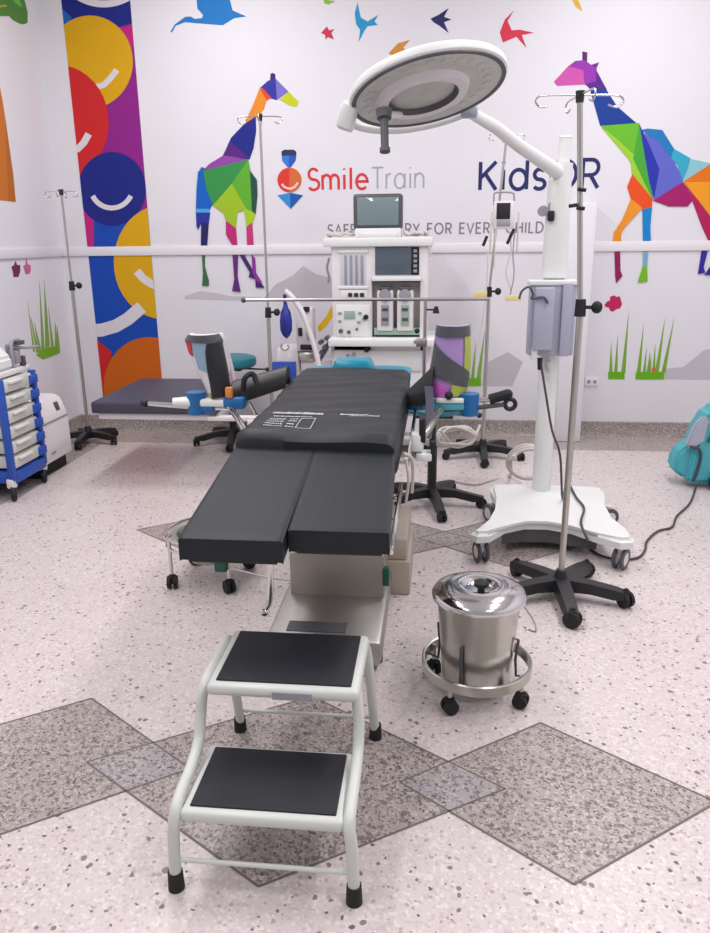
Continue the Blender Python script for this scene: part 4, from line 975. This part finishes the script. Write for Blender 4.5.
b.tube([P(320, 360, Y=5.15), P(326, 350, Y=5.15), P(330, 340, Y=5.18)], .012); obj('hose_manifold', b, 'dgrey', am)
ap('side_panel', 272, 362, 296, 382, 'blueframe', -.02, .03, .004)
ap('side_cabinet', 276, 348, 300, 395, 'offw', .03, .25, .02)
ap('side_arm', 300, 360, 332, 372, 'offw', .03, .1, .02)
b = B(); q = [P(x, y, Y=5.3) for x, y in ((329, 258), (327, 268), (329, 277), (328, 283))]; b.tube(q, .008, smooth=3); obj('side_tube', b, 'greyp', am)
b = B(); q = [P(x, y, Y=5.19) for x, y in ((432, 243), (430, 252), (434, 258), (430, 262))]; b.tube(q, .004, smooth=3); obj('hook_cord', b, 'cable', am)
# monitor on the top shelf
ZSH = pxr(323, 238, 433, 246, YM-.03)[3]
pm = thing('patient_monitor', (-.405, 5.3, 1.5), 'boxy monitor with reflecting screen on top of the anaesthesia machine', 'monitor')
YP = 5.22
b = B(); xa, xb, za, zb = pxr(353, 194, 402, 229, YP); b.span((xa, YP, za), (xb, YP+.16, zb), .016, 3); mo = obj('casing', b, 'dgrey', pm)
obj('screen', pbox(357, 197.5, 398.5, 225, YP-.004, .012, .004), 'screen2', mo)
b = B(); xa, xb, za, zb = pxr(355, 228.5, 401, 238, YP); b.span((xa, YP-.01, ZSH+.001), (xb, YP+.2, zb), .008); obj('foot', b, 'white', pm)
obj('foot_step', pbox(360, 233, 397, 237, YP-.03, .05, .004), 'offw', pm)
def shelfcable(xs, lab, seed):
    r = random.Random(seed); z = P(340, 238, Y=YM).z+.012
    pts = []
    for k in range(18):
        t = k/17; q = P(xs[0]+(xs[1]-xs[0])*(.5+.5*math.sin(t*11+seed)), 236, Y=5.25)
        pts.append(Vector((q.x, 5.22+.12*r.random(), z+.035*r.random()*(.4+.6*math.sin(PI*t)))))
    tubeobj('monitor_cable', pts, .008, 'cable', None, 4, label=lab, cat='cable')
shelfcable((328, 352), 'tangled pale cables on machine shelf left of the monitor', 3)
shelfcable((404, 428), 'tangled pale cables on machine shelf right of the monitor', 5)

# ------------------------------------------------------------------ black topped couch at the back left
zb_ = .545
q1 = P(90, 402, Z=zb_); q2 = P(145, 378, Z=zb_)
x0, x1, ya, yb = q1.x, -1.34, q1.y, q2.y
ct = thing('padded_couch', ((x0+x1)/2, (ya+yb)/2, 0), 'low couch with thick slate black pad before the disc stripe', 'couch')
b = B(); b.span((x0, ya, zb_-.075), (x1, yb, zb_), .014, 3); obj('pad', b, 'slate', ct)
b = B(); b.span((x0+.03, ya+.03, zb_-.115), (x1-.02, yb-.03, zb_-.076), .005); obj('frame', b, 'offw', ct)
b = B(); b.span((-1.15, 4.45, .05), (-1.09, 4.53, zb_-.10), .008); b.span((-1.40, 4.46, zb_-.112), (-1.09, 4.52, zb_-.084), .006); obj('pedestal', b, 'offw', ct)
b = B(); b.span((-1.25, 4.36, .0), (-.98, 4.64, .05), .012); obj('foot_plate', b, 'black', ct)

# ------------------------------------------------------------------ blue drawer cart, left edge
FX = -2.50
ca = thing('drawer_cart', (-2.72, 4.1, 0), 'blue framed cart of pale drawers at the left picture edge', 'drawer cart')
def pf(x, y): return P(x, y, X=FX)
# front face looks along +X
yA, yB = 4.13, 4.50
zT, zB = .735, .125
b = B()
for y in (yA, yB): b.span((FX-.04, y-.018, zB), (FX, y+.018, zT), .006)
for y in (yA, yB): b.span((-2.93, y-.018, zB), (-2.89, y+.018, zT), .006)
b.span((-2.93, yA, zB-.02), (FX, yB, zB+.05), .008); b.span((-2.93, yA, zT-.03), (FX-.01, yA+.03, zT), .006)
obj('cart_frame', b, 'blueframe', ca)
nd = 6; hh = (zT-zB-.06)/nd
for i in range(nd):
    z0 = zB+.055+hh*i
    b = B(); b.span((-2.90, yA+.025, z0+.012), (FX-.005, yB-.03, z0+hh-.006), .01, 2); d = obj('drawer', b, 'cream', ca)
    b = B(); b.span((FX-.01, yA+.06, z0+hh-.03), (FX+.018, yB-.16, z0+hh-.012), .006); obj('drawer_pull', b, 'offw', d)
    b = B(); b.span((FX-.03, yB-.07, z0+.02), (FX+.012, yB+.012, z0+hh-.02), .006); obj('drawer_latch', b, 'blueframe', d)
b = B(); b.span((-2.93, yA-.03, zT), (FX-.03, yB+.02, zT+.035), .01); obj('cart_top', b, 'offw', ca)
for x, y in ((FX-.03, yA), (FX-.03, yB), (-2.89, yA), (-2.89, yB)):
    b = B(); b.lathe([(.018, -.014), (.045, -.014), (.05, -.008), (.05, .008), (.045, .014), (.018, .014), (.018, -.014)], (x, y, .05), 24, axis=(.8, .6, 0)); w = obj('castor', b, 'rub', ca)
    b = B(); b.lathe([(0, -.012), (.02, -.012), (.02, .012), (0, .012)], (x, y, .05), 16, axis=(.8, .6, 0)); b.box((x, y, .11), (.05, .045, .06), .01); obj('castor_fork', b, 'offw', w)
# pale device on the cart
zT -= .064
dv = thing('cart_device', (-2.72, 4.2, zT+.036), 'white sloped medical device with grey fittings on top of blue cart', 'medical device')
b = B(); b.prism([(-2.90, 4.12, zT+.10), (FX-.04, 4.12, zT+.10), (FX-.04, 4.12, zT+.17), (-2.62, 4.12, zT+.25), (-2.90, 4.12, zT+.25)], (0, .22, 0)); bmesh.ops.bevel(b.bm, geom=b.bm.edges[:], offset=.015, segments=2, affect='EDGES'); obj('device_body', b, 'white', dv)
b = B(); b.tube([(-2.55, 4.36, zT+.10), (-2.55, 4.36, zT+.24), (-2.56, 4.42, zT+.255), (-2.58, 4.50, zT+.25)], .012, smooth=3); b.box((-2.56, 4.40, zT+.16), (.06, .05, .08), .01); b.box((-2.60, 4.46, zT+.20), (.07, .06, .06), .01); b.tube([(-2.58, 4.36, zT+.22), (-2.52, 4.48, zT+.205), (-2.50, 4.58, zT+.20)], .009); obj('fittings', b, 'greyp', dv)
b = B(); b.box((-2.53, 4.42, zT+.245), (.05, .05, .025), .006); obj('dark_cap', b, 'dgrey', dv)
b = B(); b.box((-2.54, 4.45, zT+.13), (.03, .03, .06), .004); obj('dark_plug', b, 'dgrey', dv)
b = B(); q = P(4, 350, X=-2.6); b.ball((-2.60, 4.10, zT+.245), .012); obj('device_knob', b, 'dgrey', dv)
# white cabinet behind cart
wc = thing('white_cabinet', (-2.74, 4.72, 0), 'white boxy appliance on floor between blue cart and corner drip stand', 'appliance')
b = B(); b.prism([(-2.92, 4.54, .09), (-2.54, 4.54, .09), (-2.54, 4.54, .36), (-2.58, 4.54, .475), (-2.62, 4.54, .50), (-2.92, 4.54, .50)], (0, .40, 0)); bmesh.ops.bevel(b.bm, geom=b.bm.edges[:], offset=.008, segments=2, affect='EDGES'); obj('casing', b, 'offw', wc)
b = B(); b.box((-2.572, 4.84, .43), (.03, .05, .06), .006, rot=R3(-.26, 3, 'Y')); obj('control_knob', b, 'dgrey', wc)
b = B(); b.span((-2.545, 4.55, .352), (-2.536, 4.93, .362), .001); obj('seam_strip', b, 'greyp', wc)
b = B(); b.span((-2.545, 4.65, .14), (-2.537, 4.71, .155), .001); obj('badge_plate', b, 'greyp', wc)
b = B(); b.span((-2.90, 4.56, 0), (-2.58, 4.92, .095), .006); obj('plinth', b, 'rub', wc)
tubeobj('vertical_pipe', [(-2.92, 4.62, .50), (-2.92, 4.62, .90)], .008, 'greyp', wc)

# ------------------------------------------------------------------ teal case, right edge
tcx = thing('teal_case', (1.62, 4.75, 0), 'teal wheeled equipment case with grey pocket at right picture edge', 'equipment case')
def lean(pts, y0, y1): return [(x, y0, z) for x, z in pts]
b = B(); b.prism([(1.50, 4.66, .03), (1.86, 4.66, .03), (1.92, 4.66, .30), (1.86, 4.66, .47), (1.70, 4.66, .52), (1.60, 4.66, .49), (1.53, 4.66, .34)], (0, .22, 0)); bmesh.ops.bevel(b.bm, geom=b.bm.edges[:], offset=.03, segments=3, affect='EDGES'); cs = obj('shell', b, 'tealcase', tcx)
b = B(); b.prism([(1.43, 4.70, .10), (1.50, 4.70, .05), (1.54, 4.70, .06), (1.545, 4.70, .28), (1.49, 4.70, .26), (1.44, 4.70, .20)], (0, .16, 0)); bmesh.ops.bevel(b.bm, geom=b.bm.edges[:], offset=.018, segments=3, affect='EDGES'); obj('side_pouch', b, 'tealcase', tcx)
b = B(); b.prism([(1.475, 4.655, .27), (1.53, 4.655, .26), (1.585, 4.655, .30), (1.60, 4.655, .44), (1.56, 4.655, .46), (1.51, 4.655, .40)], (0, .05, 0)); bmesh.ops.bevel(b.bm, geom=b.bm.edges[:], offset=.012, segments=2, affect='EDGES'); obj('pocket', b, 'greyb', tcx)
b = B(); b.tube([(1.50, 4.655, .27), (1.55, 4.65, .255), (1.565, 4.65, .20), (1.55, 4.65, .10), (1.535, 4.65, .05)], .009, smooth=4); b.tube([(1.595, 4.65, .30), (1.625, 4.65, .38), (1.63, 4.65, .47)], .008, smooth=3); obj('dark_piping', b, 'slate', tcx)
b = B(); b.ball((1.62, 4.67, .50), .022); b.tube([(1.62, 4.70, .50), (1.70, 4.72, .56), (1.80, 4.72, .53)], .012, smooth=4); obj('carry_handle', b, 'dgrey', tcx)
b = B(); b.lathe([(0, -.02), (.05, -.02), (.06, -.012), (.06, .012), (.05, .02), (0, .02)], (1.68, 4.62, .06), 24, axis=(.4, 1, 0)); w = obj('wheel', b, 'rub', tcx)
b = B(); b.lathe([(0, -.024), (.028, -.024), (.028, .024), (0, .024)], (1.68, 4.62, .06), 18, axis=(.4, 1, 0)); obj('wheel_hub', b, 'offw', w)

tcx.location.x += .03
# wall socket right of the casing
a = P(585, 377, Y=WY); e = P(598, 386, Y=WY)
ws = thing('wall_socket', ((a.x+e.x)/2, WY-.01, e.z), 'white double socket on back wall left of the painted grass', 'wall socket')
b = B(); b.span((a.x, WY-.012, e.z), (e.x, WY-.0005, a.z), .003); pl = obj('face_plate', b, 'trim', ws)
for k in (.28, .72):
    b = B(); b.cyl((a.x+(e.x-a.x)*k, WY-.0125, (a.z+e.z)/2), (a.x+(e.x-a.x)*k, WY-.015, (a.z+e.z)/2), .014); obj('outlet', b, 'greyp', pl)

# ------------------------------------------------------------------ light
def area(name, loc, sx, sy, p, col=(1, 1, 1), rot=(0, 0, 0)):
    l = bpy.data.lights.new(name, 'AREA'); l.shape = 'RECTANGLE'; l.size = sx; l.size_y = sy; l.energy = p; l.color = col
    o = bpy.data.objects.new(name, l); o.location = loc; o.rotation_euler = rot; COL.objects.link(o); return o
for x in (-1.5, 1.3):
    for y in (.6, 2.6, 4.5):
        area('ceiling_lamp', (x, y, 3.55), .35, 1.25, 33, (1, .975, .985))
w = bpy.data.worlds.new('daylight'); SC.world = w; w.use_nodes = True
w.node_tree.nodes['Background'].inputs[0].default_value = (.93, .95, 1, 1); w.node_tree.nodes['Background'].inputs[1].default_value = .42
SC.view_settings.view_transform = 'Standard'; SC.view_settings.look = 'None'
SC.view_settings.exposure = 0.0; SC.view_settings.gamma = 1.0; SC.view_settings.use_curve_mapping = False
